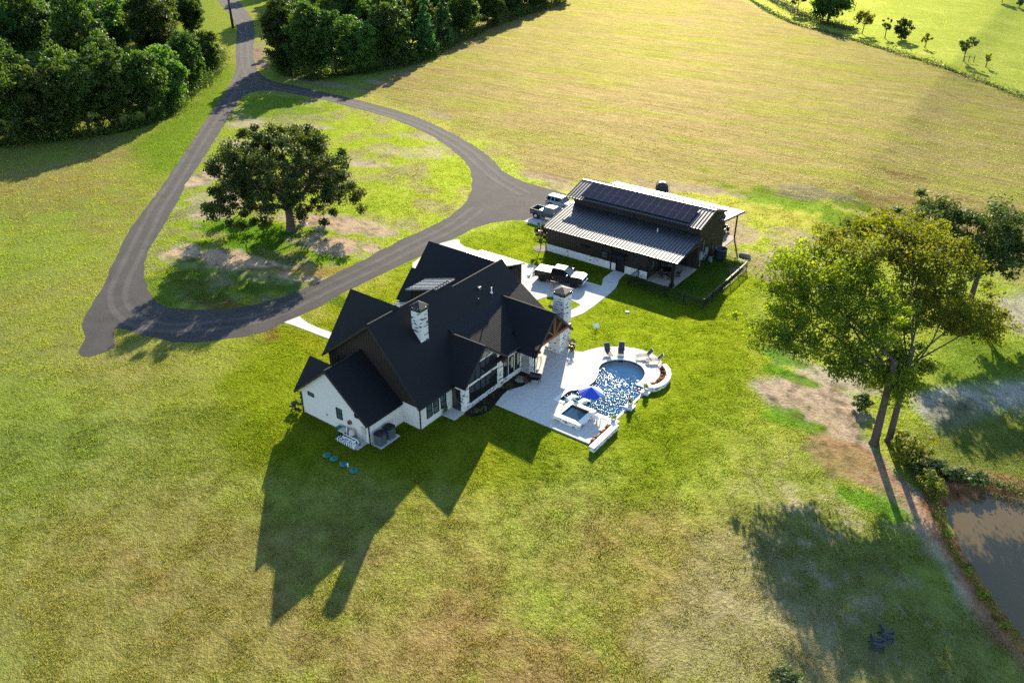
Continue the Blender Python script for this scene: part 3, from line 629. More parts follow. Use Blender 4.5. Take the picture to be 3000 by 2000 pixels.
# planter walls
pw = thing('planter_wall', 'long straight white planter wall at the patio corner below the hot tub', 'planter wall', (16.5, 13.2, 0))
mb = MB().box(16.48,16.95,11.0,15.3,-1.0,0.44); mb.box(15.95,16.5,15.05,15.35,-0.3,0.40); mb.build('brick_wall', MAT['white_brick'], pw)
mb = MB().box(16.42,17.0,10.95,15.36,0.44,0.53); mb.box(15.9,16.42,15.0,15.4,0.40,0.49); mb.build('wall_cap', MAT['coping'], pw, bevel=0.015)
mb = MB().box(16.0,16.46,11.74,15.05,-0.2,0.2); mb.build('soil_bed', MAT['mulch'], pw)
pc = thing('planter_wall', 'curved white planter wall round the far end of the pool', 'planter wall', (16.4, 25.2, 0))
cl = [(p.x, p.y) for p in spline([(15.3,27.55),(16.0,27.05),(16.62,26.1),(16.9,25.1),(16.85,24.0),(16.45,23.15),(16.0,23.05)], 0.3)]
def wall_ribbon(cl, w, z0, z1):
    a = offset_line(cl, w/2); b = offset_line(cl, -w/2); k = len(cl)
    return [[(a[i][0], a[i][1], z0), (a[i][0], a[i][1], z1), (b[i][0], b[i][1], z1), (b[i][0], b[i][1], z0)] for i in range(k)]
mb = MB().loft(wall_ribbon(cl, 0.42, -1.0, 0.44)); mb.build('brick_wall', MAT['white_brick'], pc)
mb = MB().loft(wall_ribbon(cl, 0.50, 0.44, 0.53)); mb.build('wall_cap', MAT['coping'], pc)
mb = MB().prism([(15.0,27.75),(15.35,27.4),(16.0,26.9),(16.5,26.0),(16.68,25.1),(16.6,24.1),(16.3,23.4),(15.98,23.4),(15.98,24.04),(15.9,25.42),(15.63,26.34),(15.12,27.11)], -0.2, 0.2); mb.build('soil_bed', MAT['mulch'], pc)

# ------------------------------------------------------------------ the house
house = thing('farmhouse', 'large white brick farmhouse with steep black shingle gables', 'house', (-3.0, 12.0, 0))
TR = 0.16
def gable_wall(mb, axis, c, pts, th):
    """wall plate in the plane axis=c from (a, z) points, thickness th to the negative side"""
    if axis == 'y': mb.slab([(a, c, z) for a, z in pts], th, (0, 1, 0))
    else: mb.slab([(c, a, z) for a, z in pts], th, (-1, 0, 0))
    return mb
# brick bodies
mb = MB()
gable_wall(mb, 'y', 0.0, [(-8.77,-0.1),(0,-0.1),(0,2.35),(-4.74,6.10),(-8.77,2.75)], 0.25)         # gable end of the low wing
mb.box(-0.25, 0.0, 0.25, 4.4, -0.1, 2.33)
mb.box(-0.25, 2.2, 4.4, 4.65, -0.1, 2.35)
mb.box(-8.77, -8.52, 0.25, 4.4, -0.1, 2.7)
mb.build('low_wing_wall', MAT['clean_brick'], house)
mb = MB(); mb.box(1.95, 2.2, 4.65, 8.9, -0.1, 2.85); mb.build('bedroom_wall', MAT['clean_brick'], house)
mb = MB()
mb.box(2.2, 3.43, 8.9, 9.15, -0.1, 3.05)
gable_wall(mb, 'x', 3.68, [(8.9,-0.1),(14.75,-0.1),(14.75,3.75),(11.88,5.98),(8.9,3.05)], 0.25)
mb.box(3.4, 3.82, 14.4, 15.0, -0.1, 3.45)
mb.box(3.45, 3.70, 15.0, 18.3, -0.1, 3.22); mb.box(2.2, 3.45, 18.05, 18.3, -0.1, 3.22)
mb.build('great_room_wall', MAT['white_brick'], house)
MB().box(-9.5, -9.25, 4.4, 19.5, -0.1, 4.2).build('front_wall', MAT['clean_brick'], house)
mb = MB(); mb.box(-14.0, -13.75, 19.5, 34.6, -0.1, 2.7); mb.box(-13.75, -9.25, 19.5, 19.75, -0.1, 2.7); mb.build('garage_front_wall', MAT['clean_brick'], house)
MB().box(1.95, 2.2, 18.3, 24.0, -0.1, 4.3).build('porch_wall', MAT['clean_brick'], house)
# brown board and batten
def battens_y(mb, y, x0, x1, zf, z0, step=0.36):
    x = x0
    while x < x1:
        z1 = zf(x)
        if z1 - (z0(x) if callable(z0) else z0) > 0.1: mb.box(x-.025, x+.025, y-.03, y, z0(x) if callable(z0) else z0, z1)
        x += step
mb = MB()
gable_wall(mb, 'y', 4.38, [(-9.5,2.35),(2.2,2.35),(2.2,3.0),(-3.21,9.42),(-9.5,4.40)], 0.2)
battens_y(mb, 4.38, -9.4, 2.1, lambda x: (9.36 - 1.18*(x+3.21)) if x > -3.21 else 9.36 + 0.80*(x+3.21), 2.4)
mb.build('brown_gable_wall', MAT['brown'], house)
mb = MB(); gable_wall(mb, 'y', 13.3, [(-6.5,5.5),(-3.25,8.6),(-3.25,9.35),(-6.5,8.42)], 0.15); battens_y(mb, 13.3, -6.4, -3.3, lambda x: 8.4 + 0.29*(x+6.5), lambda x: 5.5 + 0.95*(x+6.5), 0.4)
mb.slab([(-6.5,13.3,5.2),(-6.5,15.9,5.2),(-6.5,15.9,8.42),(-6.5,13.3,8.42)], 0.1, (1,0,0)); mb.build('dormer_wall', MAT['brown'], house)
mb = MB(); mb.box(-8.25,-8.0,27.0,34.6,-0.1,3.02); mb.box(-13.75,-8.25,34.35,34.6,-0.1,2.9)
y = 27.1
while y < 34.5: mb.box(-8.0,-7.97,y-.025,y+.025,0,3.0); y += 0.36
mb.build('garage_wall', MAT['brown'], house)
# shingle roofs
def roof(name, polys, th=TR, mat='shingle'):
    mb = MB()
    for p in polys: mb.slab(p, th)
    return mb.build(name, MAT[mat], house)
roof('low_wing_roof', [[(-4.74,-0.32,6.28),(0.14,-0.32,2.24),(0.14,4.4,2.24),(-4.74,4.4,6.28)], [(-4.74,-0.32,6.28),(-4.74,4.4,6.28),(-9.5,4.4,2.33),(-9.5,-0.32,2.33)],
      [(-9.62,2.17,4.93),(-6.0,2.17,4.93),(-9.62,-0.15,2.38)], [(-9.62,2.17,4.93),(-9.62,4.36,2.45),(-6.0,2.17,4.93)]])
roof('main_roof', [[(-3.21,3.95,9.59),(2.62,3.95,2.74),(2.62,8.75,2.74),(2.62,11.9,2.74),(-3.21,11.9,9.59)],
      [(-3.21,11.9,9.59),(-0.62,11.9,6.55),(-0.62,15.3,6.55),(-3.21,15.3,9.59)],
      [(-2.75,15.3,9.05),(-0.62,15.3,6.55),(-0.62,23.95,6.55),(-2.75,23.65,9.05)],
      [(-3.21,3.95,9.59),(-3.21,15.3,9.59),(-10.0,15.3,4.15),(-10.0,3.95,4.15)], [(-2.75,15.3,9.05),(-2.75,23.65,9.05),(-9.0,23.95,4.4),(-9.0,15.3,4.4)]])
roof('low_pitch_roof', [[(-0.62,11.9,6.55),(4.0,11.9,3.42),(4.0,18.0,3.42),(2.6,18.0,4.37),(2.6,24.25,4.37),(-0.62,24.25,6.55)]])
roof('cross_gable_roof', [[(-9.25,7.8,9.90),(-2.9,7.8,9.90),(-9.7,3.8,4.35)], [(-9.25,7.8,9.90),(-9.7,11.9,4.35),(-2.9,7.8,9.90)]])
roof('great_room_roof', [[(-0.4,11.88,6.18),(4.1,11.88,6.18),(4.1,8.62,3.02),(2.0,8.62,3.02)], [(-0.4,11.88,6.18),(0.6,15.45,3.42),(4.1,15.45,3.42),(4.1,11.88,6.18)]])
roof('porch_roof', [[(-0.55,20.75,6.52),(6.15,20.75,6.52),(6.15,17.28,3.08),(3.0,17.28,3.08)], [(-0.55,20.75,6.52),(2.6,24.15,3.32),(6.15,24.15,3.32),(6.15,20.75,6.52)]])
roof('garage_roof', [[(-13.1,23.6,8.5),(-3.6,23.6,8.5),(-7.5,18.2,3.1),(-13.1,18.2,3.1)], [(-13.1,23.6,8.5),(-13.1,27.05,5.05),(-4.0,27.05,5.05),(-3.6,23.6,8.5)],
      [(-14.45,21.9,5.46),(-13.0,21.9,5.46),(-13.0,19.1,2.66),(-14.45,19.1,2.66)], [(-14.45,21.9,5.46),(-14.45,24.7,2.66),(-13.0,24.7,2.66),(-13.0,21.9,5.46)], [(-12.9,27.3,4.9),(-12.9,20.3,4.9),(-12.95,23.6,8.3)]])
# ridge caps
mb = MB()
for p, q in (((-3.21,3.95,9.60),(-3.21,15.3,9.60)),((-2.75,15.32,9.06),(-2.75,23.65,9.06)),((-4.74,-.32,6.29),(-4.74,4.38,6.29)),((-0.4,11.88,6.19),(4.1,11.88,6.19)),((-0.7,20.75,6.53),(6.15,20.75,6.53))):
    mb.bar(p, q, 0.15, 0.035)
mb.build('ridge_cap', plain('ridge_shingle', (0.012, 0.012, 0.013), 0.8, spec=0.2), house)
# standing seam roofs
def seam_roof(name, P00, P10, P01, step, mat, ribmat, parent, rib=(0.05, 0.06), th=0.10):
    """rectangle: eave from P00 to P10, up the slope to P01; ribs run up the slope"""
    mb = MB(); a, b, c = Vector(P00), Vector(P10), Vector(P01); u = b-a; w = c-a; nn = u.cross(w).normalized()
    if nn.z < 0: nn = -nn
    mb.slab([a, b, b+w, c], th)
    k = max(1, round(u.length/step)); mb.m = 1
    for i in range(k+1):
        p = a + u*(i/k); ud = u.normalized()*rib[0]/2
        if i == 0: p = p + ud
        if i == k: p = p - ud
        mb.add([p-ud, p+ud, p+ud+nn*rib[1], p-ud+nn*rib[1], p-ud+w, p+ud+w, p+ud+nn*rib[1]+w, p-ud+nn*rib[1]+w], [(0,1,2,3),(7,6,5,4),(1,5,6,2),(2,6,7,3),(3,7,4,0)])
    return mb.build(name, [mat, ribmat], parent)
seam_roof('dormer_roof', (-6.95,13.0,8.40), (-6.95,16.0,8.40), (-2.9,13.0,9.60), 0.45, MAT['light_metal'], MAT['metal_rib'], house, (0.09, 0.06))
seam_roof('entry_roof', (-13.45,12.2,2.85), (-13.45,19.0,2.85), (-10.0,12.2,3.9), 0.45, MAT['light_metal'], MAT['metal_rib'], house, (0.09, 0.06))
seam_roof('garage_shed_roof', (-7.85,35.0,3.02), (-14.4,35.0,3.02), (-7.85,27.0,5.10), 0.46, MAT['light_metal'], MAT['metal_rib'], house)
# fascia, gutters, downspouts
each_bar('gutter', MAT['gutter'], house, (((0.2,-.32,2.18),(0.2,4.2,2.18)),((2.68,4.0,2.66),(2.68,8.85,2.66)),((4.06,15.45,3.36),(4.06,18.0,3.36)),((3.1,17.24,3.0),(6.15,17.24,3.0)),((-9.56,-.3,2.25),(-9.56,.1,2.25)),((-7.8,27.0,5.0),(-7.8,35.05,2.95))), 0.12, 0.11)
for x, y, z in ((0.06,-0.06,2.2),(2.26,4.34,2.7),(-8.83,-0.06,2.3)):
    mb = MB().box(x-.045,x+.045,y-.045,y+.045,0.02,z)
    if x < -8: mb.tube([(-8.83,-0.1,2.2),(-9.3,-0.2,2.28),(-9.6,-0.25,2.3)], 0.04)
    mb.build('downspout', MAT['black'], house)
each_bar('fascia', MAT['brown'], house, (((-4.74,-.34,6.12),(0.14,-.34,2.08)),((-4.74,-.34,6.12),(-9.5,-.34,2.17)),((-3.21,3.93,9.40),(2.62,3.93,2.55)),((-3.21,3.93,9.40),(-10,3.93,3.97)),((4.12,11.88,6.02),(4.12,15.45,3.26)),((4.12,11.88,6.02),(4.12,8.62,2.85)),
             ((6.18,20.75,6.36),(6.18,24.15,3.16)),((6.18,20.75,6.36),(6.18,17.28,2.92))), 0.05, 0.22)
MB().slab([(3.72,14.75,3.2),(4.08,14.75,3.2),(4.08,15.5,3.2),(3.72,15.5,3.2)], 0.3).build('soffit', MAT['brown'], house)
# windows
def window(axis, c, quad, name='window', cols=1, rows=1, glass='glass', frame='black', parent=house, out=0.03, fw=0.06):
    """framed glazing on the wall plane axis=c from a polygon of (a, z) points"""
    P = (lambda a, z, o: (a, c - o, z)) if axis == 'y' else (lambda a, z, o: (c + o, a, z))
    mb = MB(); n = len(quad); A = [Vector((a, z)) for a, z in quad]
    for i in range(n):
        p, q = A[i], A[(i+1) % n]; mb.bar(P(p.x, p.y, out), P(q.x, q.y, out), fw, fw, (0, 1, 0) if axis == 'y' else (1, 0, 0))
    a0 = min(p.x for p in A); a1 = max(p.x for p in A); z0 = min(p.y for p in A); z1 = max(p.y for p in A)
    def span(a):
        zs = []
        for i in range(n):
            p, q = A[i], A[(i+1) % n]
            if (p.x - a)*(q.x - a) < 0: zs.append(p.y + (q.y-p.y)*(a-p.x)/(q.x-p.x))
        return (min(zs), max(zs)) if len(zs) > 1 else None
    for i in range(1, cols):
        a = a0 + (a1-a0)*i/cols; s_ = span(a)
        if s_: mb.bar(P(a, s_[0], out), P(a, s_[1], out), fw, fw*0.9, (0, 1, 0) if axis == 'y' else (1, 0, 0))
    for i in range(1, rows):
        z = z0 + (z1-z0)*i/rows; mb.bar(P(a0, z, out), P(a1, z, out), fw*0.9, fw, (0, 0, 1))
    f = mb.build(name, MAT[frame], parent)
    g = MB().poly([P(a, z, 0.012) for a, z in quad]); g.build('pane', MAT[glass], f)
    return f
rect = lambda a0, a1, z0, z1: [(a0, z0), (a1, z0), (a1, z1), (a0, z1)]
window('y', 0.0, rect(-7.83,-7.05,2.35,2.72), glass='teal_glass'); window('y', 0.0, rect(-4.08,-3.38,1.28,2.42), rows=2, glass='teal_glass'); window('y', 0.0, rect(-1.66,-0.80,2.36,2.70))
for a in (5.32, 6.26, 7.32): window('x', 2.2, rect(a, a+0.74, 0.75, 2.18), rows=2, glass='teal_glass')
window('x', 3.68, rect(9.82,14.1,0.68,2.45), cols=5, fw=0.07)
window('x', 3.68, [(9.86,2.84),(14.1,2.84),(14.1,4.03),(13.67,4.40),(11.4,4.40),(9.86,3.35)], cols=5, fw=0.07)
window('x', 3.68, [(11.3,4.72),(13.1,4.72),(12.1,5.55),(11.7,5.55)], glass='blind', fw=0.05)
for a, gl in ((15.14,'glass'),(16.13,'blind'),(17.17,'blind')):
    window('x', 3.70, rect(a, a+0.73, 0.74, 2.68), rows=1, glass='glass', fw=0.07)
    if gl == 'blind': MB().box(3.715, 3.73, a+0.38, a+0.68, 1.3, 2.5).build('drawn_blind', MAT['blind'], house)
mb = MB().box(2.3,3.35,8.86,8.895,0.1,2.45); d = mb.build('patio_door', MAT['black'], house); MB().box(2.45,3.2,8.845,8.86,0.2,2.3).build('pane', MAT['glass'], d); MB().box(3.16,3.22,8.80,8.845,1.05,1.2).build('handle', MAT['steel'], d)
MB().box(-5.55,-5.43,-0.05,0.0,0.93,1.1).build('wall_vent', MAT['acgrey'], house)
# roof vents
mb = MB(); mb.box(-1.95,-1.6,18.2,18.55,7.8,8.12); mb.build('roof_vent', MAT['steel'], house)
mb = MB(); mb.cone((-1.09,19.6,7.0),(-1.09,19.6,7.75),0.06,0.06,8); mb.lathe([(0.14,0),(0.16,.1),(0.05,.16)],(-1.09,19.6,7.1),8); mb.build('vent_pipe', MAT['white'], house)
mb = MB(); mb.cone((-0.9,17.2,6.8),(-0.9,17.2,7.5),0.05,0.05,8); mb.build('vent_pipe', MAT['black'], house)
# chimneys
def chimney(name, x0, x1, y0, y1, z0, z1, capz):
    mb = MB().box(x0,x1,y0,y1,z0,z1); c = mb.build(name, MAT['white_brick'], house)
    mb = MB().box(x0-.07,x1+.07,y0-.07,y1+.07,z1,z1+.09)
    for x in (x0, x1):
        for y in (y0, y1): mb.box(x-.035,x+.035,y-.035,y+.035,z1+.09,z1+.42)
    e = 0.14; cx, cy = (x0+x1)/2, (y0+y1)/2; b = z1+.42
    mb.add([(x0-e,y0-e,b),(x1+e,y0-e,b),(x1+e,y1+e,b),(x0-e,y1+e,b),(cx,cy,capz)], [(0,1,4),(1,2,4),(2,3,4),(3,0,4),(3,2,1,0)])
    mb.build('chimney_cap', MAT['black'], c)
    MB().box(x0+.03,x1-.03,y0+.03,y1-.03,z1+.09,z1+.24).build('flue_plate', MAT['steel'], c)
    return c
chimney('chimney', -1.73,-0.66,8.18,9.26,6.0,9.78,10.62)
ch = chimney('fireplace_chimney', 3.55,4.92,24.22,25.64,-0.2,6.50,7.24)
mb = MB().box(3.6,5.05,23.42,24.22,-0.2,2.95); mb.box(3.2,3.62,23.3,24.2,0.12,0.62); mb.box(3.55,5.05,24.2,24.25,-0.2,2.95); mb.build('hearth', MAT['white_brick'], ch)
MB().box(3.56,3.6,23.6,24.1,0.7,1.5).build('firebox', MAT['blackmat'], ch)
# porch frame
mb = MB().box(4.65,5.15,18.35,18.85,0.1,3.0); mb.build('brick_pier', MAT['white_brick'], house)
mb = MB().box(5.15,5.22,18.5,18.6,0.1,3.0); mb.build('downspout', MAT['black'], house)
mb = MB(); X = 6.02
mb.bar((X,17.5,3.86),(X,23.9,3.86),0.22,0.30); mb.bar((X,20.75,4.0),(X,20.75,6.3),0.18,0.18,(1,0,0)); mb.bar((X,20.6,4.05),(X,19.35,5.05),0.15,0.15,(1,0,0)); mb.bar((X,20.9,4.05),(X,22.1,5.15),0.15,0.15,(1,0,0))
mb.bar((X,17.5,3.2),(X,20.75,6.33),0.14,0.14,(1,0,0)); mb.bar((X,24.0,3.2),(X,20.75,6.33),0.14,0.14,(1,0,0))
mb.build('truss', MAT['cedar'], house)
mb = MB(); gable_wall(mb, 'x', 5.86, [(18.2,3.95),(23.3,3.95),(20.75,6.3)], 0.08); mb.build('porch_gable', MAT['brown'], house)
mb = MB().bar((4.9,18.5,3.1),(4.9,24.0,3.1),0.2,0.24); mb.bar((2.2,18.4,3.0),(6.0,18.4,3.0),0.18,0.22); mb.build('porch_beam', MAT['cedar'], house)
mb = MB().box(2.0,3.76,7.4,8.9,-0.05,0.09); props(mb.build('back_step', MAT['drive']), kind='structure')
mb = MB().prism([(3.72,8.9),(4.4,8.75),(4.95,9.1),(5.36,9.97),(5.38,10.93),(5.22,11.8),(4.88,13.41),(4.78,14.49),(5.08,15.04),(5.5,15.89),(5.66,16.99),(5.62,17.85),(5.1,18.2),(3.72,18.25)], -0.1, 0.055); props(mb.build('mulch_bed', MAT['mulch']), kind='structure')
# ------------------------------------------------------------------ the barn
barn = thing('metal_barn', 'long dark brown metal barn with solar panels on its standing seam roof', 'barn', (-2.0, 52.0, 0))
def batt_y(mb, y, x0, x1, z0, z1, step=0.30):
    x = x0 + step/2
    while x < x1: mb.box(x-.03, x+.03, y-.035, y, z0, z1(x) if callable(z1) else z1); x += step
def batt_x(mb, x, y0, y1, z0, z1, step=0.30):
    y = y0 + step/2
    while y < y1: mb.box(x, x+.035, y-.03, y+.03, z0, z1(y) if callable(z1) else z1); y += step
mb = MB()
mb.box(-11.6, -0.86, 45.5, 45.7, -0.1, 3.42); mb.box(0.42, 3.72, 45.5, 45.7, -0.1, 3.42); mb.box(-0.86, 0.42, 45.5, 45.7, 2.15, 3.42)
mb.box(3.52, 3.72, 45.7, 51.9, -0.1, 3.5)
batt_y(mb, 45.5, -11.6, -0.9, 1.0, 3.4); batt_y(mb, 45.5, 0.42, 3.7, 1.0, 3.4)
mb.box(-11.6, -11.4, 45.7, 52.0, -0.1, 3.5)
mb.build('lower_wall', MAT['barnwall'], barn)
mb = MB()
mb.box(-11.6, 7.3, 52.0, 52.15, -0.1, 5.95); batt_y(mb, 52.0, -11.6, 7.3, 4.7, 5.93)
gable_wall(mb, 'x', 7.3, [(52.15,-0.1),(60.2,-0.1),(60.2,4.7),(59.0,5.82),(55.4,6.94),(52.15,5.92)], 0.2)
batt_x(mb, 7.3, 52.1, 60.2, 0, lambda y: (5.72 + 0.30*(y-52.0)) if y < 55.4 else (6.75 - 0.30*(y-55.4)))
gable_wall(mb, 'x', -11.4, [(52.15,-0.1),(60.2,-0.1),(60.2,4.7),(59.0,5.82),(55.4,6.94),(52.15,5.92)], 0.2)
mb.box(-11.4, 7.1, 60.0, 60.2, -0.1, 4.6)
mb.build('upper_wall', MAT['barnwall'], barn)
mb = MB(); mb.box(-11.66, -0.90, 45.42, 45.5, -0.1, 1.0); mb.box(0.50, 3.76, 45.42, 45.5, -0.1, 1.0); mb.build('brick_wainscot', MAT['barn_brick'], barn)
seam_roof('low_roof', (-12.1,45.12,3.48), (7.85,45.12,3.48), (-12.1,52.0,4.78), 0.445, MAT['metal_roof'], MAT['metal_rib'], barn)
ur = seam_roof('upper_roof', (-12.4,51.3,5.90), (7.75,51.3,5.90), (-12.4,55.42,7.12), 0.445, MAT['metal_roof'], MAT['metal_rib'], barn)
seam_roof('upper_roof', (7.75,59.2,5.92), (-12.4,59.2,5.92), (7.75,55.45,7.12), 0.445, MAT['metal_roof'], MAT['metal_rib'], barn)
seam_roof('lean_to_roof', (7.95,65.25,4.0), (-12.4,65.25,4.0), (7.95,58.2,4.86), 0.445, MAT['light_metal'], MAT['metal_rib'], barn)
mb = MB().bar((-12.4,55.43,7.15),(7.75,55.43,7.15),0.3,0.05); mb.build('ridge_cap', MAT['metal_roof'], barn)
each_bar('roof_trim', MAT['black'], barn, (((-12.1,45.06,3.38),(7.85,45.06,3.38)),((-12.4,51.24,5.79),(7.75,51.24,5.79)),((7.88,45.1,3.36),(7.88,52.0,4.66)),((7.78,51.3,5.78),(7.78,55.42,7.0)),((7.78,55.42,7.0),(7.78,59.2,5.8)),((7.98,58.2,4.74),(7.98,65.25,3.88)),((-12.13,45.1,3.36),(-12.13,52.0,4.66))), 0.07, 0.18)
for b_ in ((-11.74,-11.62,45.36,45.48,0,3.35),(-1.62,-1.5,45.32,45.42,0,3.35),(3.72,3.84,45.36,45.5,0,3.35),(-2.2,-2.1,51.85,51.98,4.75,5.6),(7.3,7.4,51.9,52.0,4.8,5.65)): MB().box(*b_).build('downspout', MAT['black'], barn)
mb = MB(); mb.tube([(6.35,51.9,5.95),(7.15,51.75,5.93),(7.35,51.6,5.85),(7.3,51.95,5.4)], 0.03); mb.build('conduit', MAT['steel'], barn)
mb = MB(); mb.cone((2.2,50.4,4.4),(2.2,50.4,4.95),0.07,0.05,8); mb.build('vent_pipe', MAT['white'], barn)
# two rows of panels
sl_ = (7.12-5.90)/(55.42-51.3)
sp = lambda u, v, h: (u, v - h*0.284, 5.90 + sl_*(v-51.3) + h*0.959)
pw_, ph_ = 16.10/15, 1.63
panel0 = None
for r_ in range(2):
    for c_ in range(15):
        u0 = -10.32 + c_*pw_ + 0.02; u1 = u0 + pw_ - 0.012; v0 = 51.72 + r_*1.65; v1 = v0 + ph_
        mb = MB(); mb.slab([sp(u0,v0,.20), sp(u1,v0,.20), sp(u1,v1,.20), sp(u0,v1,.20)], 0.05, (0, 0.284, -0.959))
        p = mb.build('solar_panel', MAT['solar_frame'], barn)
        MB().poly([sp(u0+.016,v0+.016,.204), sp(u1-.016,v0+.016,.204), sp(u1-.016,v1-.016,.204), sp(u0+.016,v1-.016,.204)]).build('cell_glass', MAT['solar'], p)
# door, awning, windows
mb = MB().box(-0.80,0.36,45.56,45.62,0.05,2.1); d = mb.build('door', MAT['black'], barn); MB().box(0.2,0.26,45.48,45.56,1.0,1.12).build('handle', MAT['steel'], d)
mb = MB().slab([(-1.15,44.55,2.3),(0.68,44.55,2.3),(0.68,45.5,2.62),(-1.15,45.5,2.62)], 0.1); mb.bar((-0.95,45.45,1.7),(-0.95,44.65,2.22),.07,.07); mb.bar((0.5,45.45,1.7),(0.5,44.65,2.22),.07,.07); mb.build('awning', MAT['black'], barn)
window('y', 45.46, rect(-3.08,-2.12,1.36,2.20), rows=2, glass='teal_glass', parent=barn, out=0.05, fw=0.09)
window('y', 45.46, rect(-6.15,-4.95,2.02,2.32), glass='glass', parent=barn, out=0.05)
window('x', 3.72, rect(46.4,47.2,0.9,2.2), glass='teal_glass', parent=barn); window('x', 3.72, rect(48.2,49.8,0.1,2.2), cols=2, parent=barn)
mb = MB(); mb.box(4.4,6.0,51.92,52.0,0.1,2.4); mb.build('door', MAT['black'], barn)
window('x', 7.3, rect(56.6,57.5,0.9,2.2), glass='glass', parent=barn, out=0.06)
# porch post and slab, lean-to posts
mb = MB().box(7.05,7.35,45.25,45.55,0,3.45); mb.box(6.95,7.45,45.15,45.65,0.0,0.45); mb.build('post', MAT['black'], barn)
mb = MB().box(3.72,7.4,45.32,45.5,3.15,3.42); mb.box(7.2,7.38,45.5,52.0,3.2,3.45); mb.build('porch_beam', MAT['barnwall'], barn)
for u in (7.2, 1.0, -5.4, -11.8): MB().box(u-.09,u+.09,64.55,64.73,0,4.0).build('post', MAT['brown'], barn)
mb = MB().prism([(3.72,45.2),(7.5,45.2),(7.5,52.0),(3.72,52.0)], -0.1, 0.07); props(mb.build('barn_patio', MAT['slab']), kind='structure')
mb = MB().prism([(-12.0,60.2),(7.35,60.2),(7.35,65.1),(-12.0,65.1)], -0.1, 0.07); props(mb.build('lean_to_slab', MAT['slab']), kind='structure')
for b_ in ((7.34,7.56,52.55,53.0,1.2,2.2),(7.34,7.5,53.1,53.5,0.95,1.6),(7.34,7.52,54.2,54.7,1.3,2.2),(7.34,7.5,53.7,54.0,1.1,1.7)): MB().box(*b_).build('electric_meter', MAT['meter'], barn)
for t_ in ([(7.4,53.5,1.5),(7.4,53.5,3.5)],[(7.42,52.75,1.2),(7.42,52.75,0.0)],[(7.42,53.0,1.2),(7.42,53.0,0.0)],[(7.4,55.2,2.1),(7.4,55.2,1.0),(7.4,54.0,0.6)]): MB().tube(t_, 0.033).build('conduit', MAT['meter'], barn)
# ------------------------------------------------------------------ black metal fence round the barn yard
fence = thing('metal_fence', 'black metal picket fence round the barn yard lawn', 'fence', (12.8, 42.4, 0))
def fence_run(p, q, n, top='black'):
    p, q = Vector(p), Vector(q)
    mb = MB(); L = (q-p).length; k = int(L/0.13); mb.bar(p+Vector((0,0,1.18)), q+Vector((0,0,1.18)), 0.045, 0.045); mb.bar(p+Vector((0,0,0.18)), q+Vector((0,0,0.18)), 0.035, 0.035)
    mb.bar(p+Vector((0,0,1.02)), q+Vector((0,0,1.02)), 0.035, 0.035)
    for i in range(1, k):
        a = p + (q-p)*(i/k); mb.box(a.x-.011,a.x+.011,a.y-.011,a.y+.011,0.05,1.2)
    mb.build('picket_panel', MAT['black'], fence)
def posts(p, q, n, i0):
    for i in range(i0, n+1):
        a = Vector(p).lerp(Vector(q), i/n); MB().box(a.x-.035,a.x+.035,a.y-.035,a.y+.035,0,1.32).build('fence_post', MAT['black'], fence)
runs = [((2.55,42.6,0),(12.85,42.35,0),4),((12.85,42.35,0),(12.65,55.8,0),5),((12.65,55.8,0),(9.3,55.8,0),2),((2.55,42.6,0),(2.55,45.4,0),1)]
for k_, (p, q, n) in enumerate(runs): fence_run(p, q, n); posts(p, q, n, 0 if k_ == 0 else 1)
# ------------------------------------------------------------------ trees and plants
LEAF = dict(
    wood=leafmat('woodland_leaves', (0.022, 0.050, 0.010), (0.070, 0.115, 0.014), 0.50),
    wood2=leafmat('pale_woodland_leaves', (0.045, 0.085, 0.016), (0.095, 0.150, 0.022), 0.50),
    cone=leafmat('conifer_leaves', (0.030, 0.075, 0.014), (0.055, 0.105, 0.020), 0.42),
    oak=leafmat('oak_leaves', (0.030, 0.056, 0.010), (0.075, 0.115, 0.018), 0.42),
    tall=leafmat('tall_tree_leaves', (0.070, 0.100, 0.012), (0.185, 0.215, 0.016), 0.62),
    bright=leafmat('bright_shrub_leaves', (0.13, 0.17, 0.012), (0.23, 0.26, 0.02), 0.5),
    shrub=leafmat('shrub_leaves', (0.035, 0.060, 0.014), (0.085, 0.110, 0.025), 0.42),
    red=leafmat('red_flowers', (0.30, 0.035, 0.02), (0.50, 0.20, 0.05), 0.3),
    plum=leafmat('plum_twig_leaves', (0.10, 0.035, 0.03), (0.20, 0.09, 0.07), 0.3),
    lily=leafmat('strap_leaves', (0.12, 0.20, 0.02), (0.25, 0.32, 0.05), 0.45))
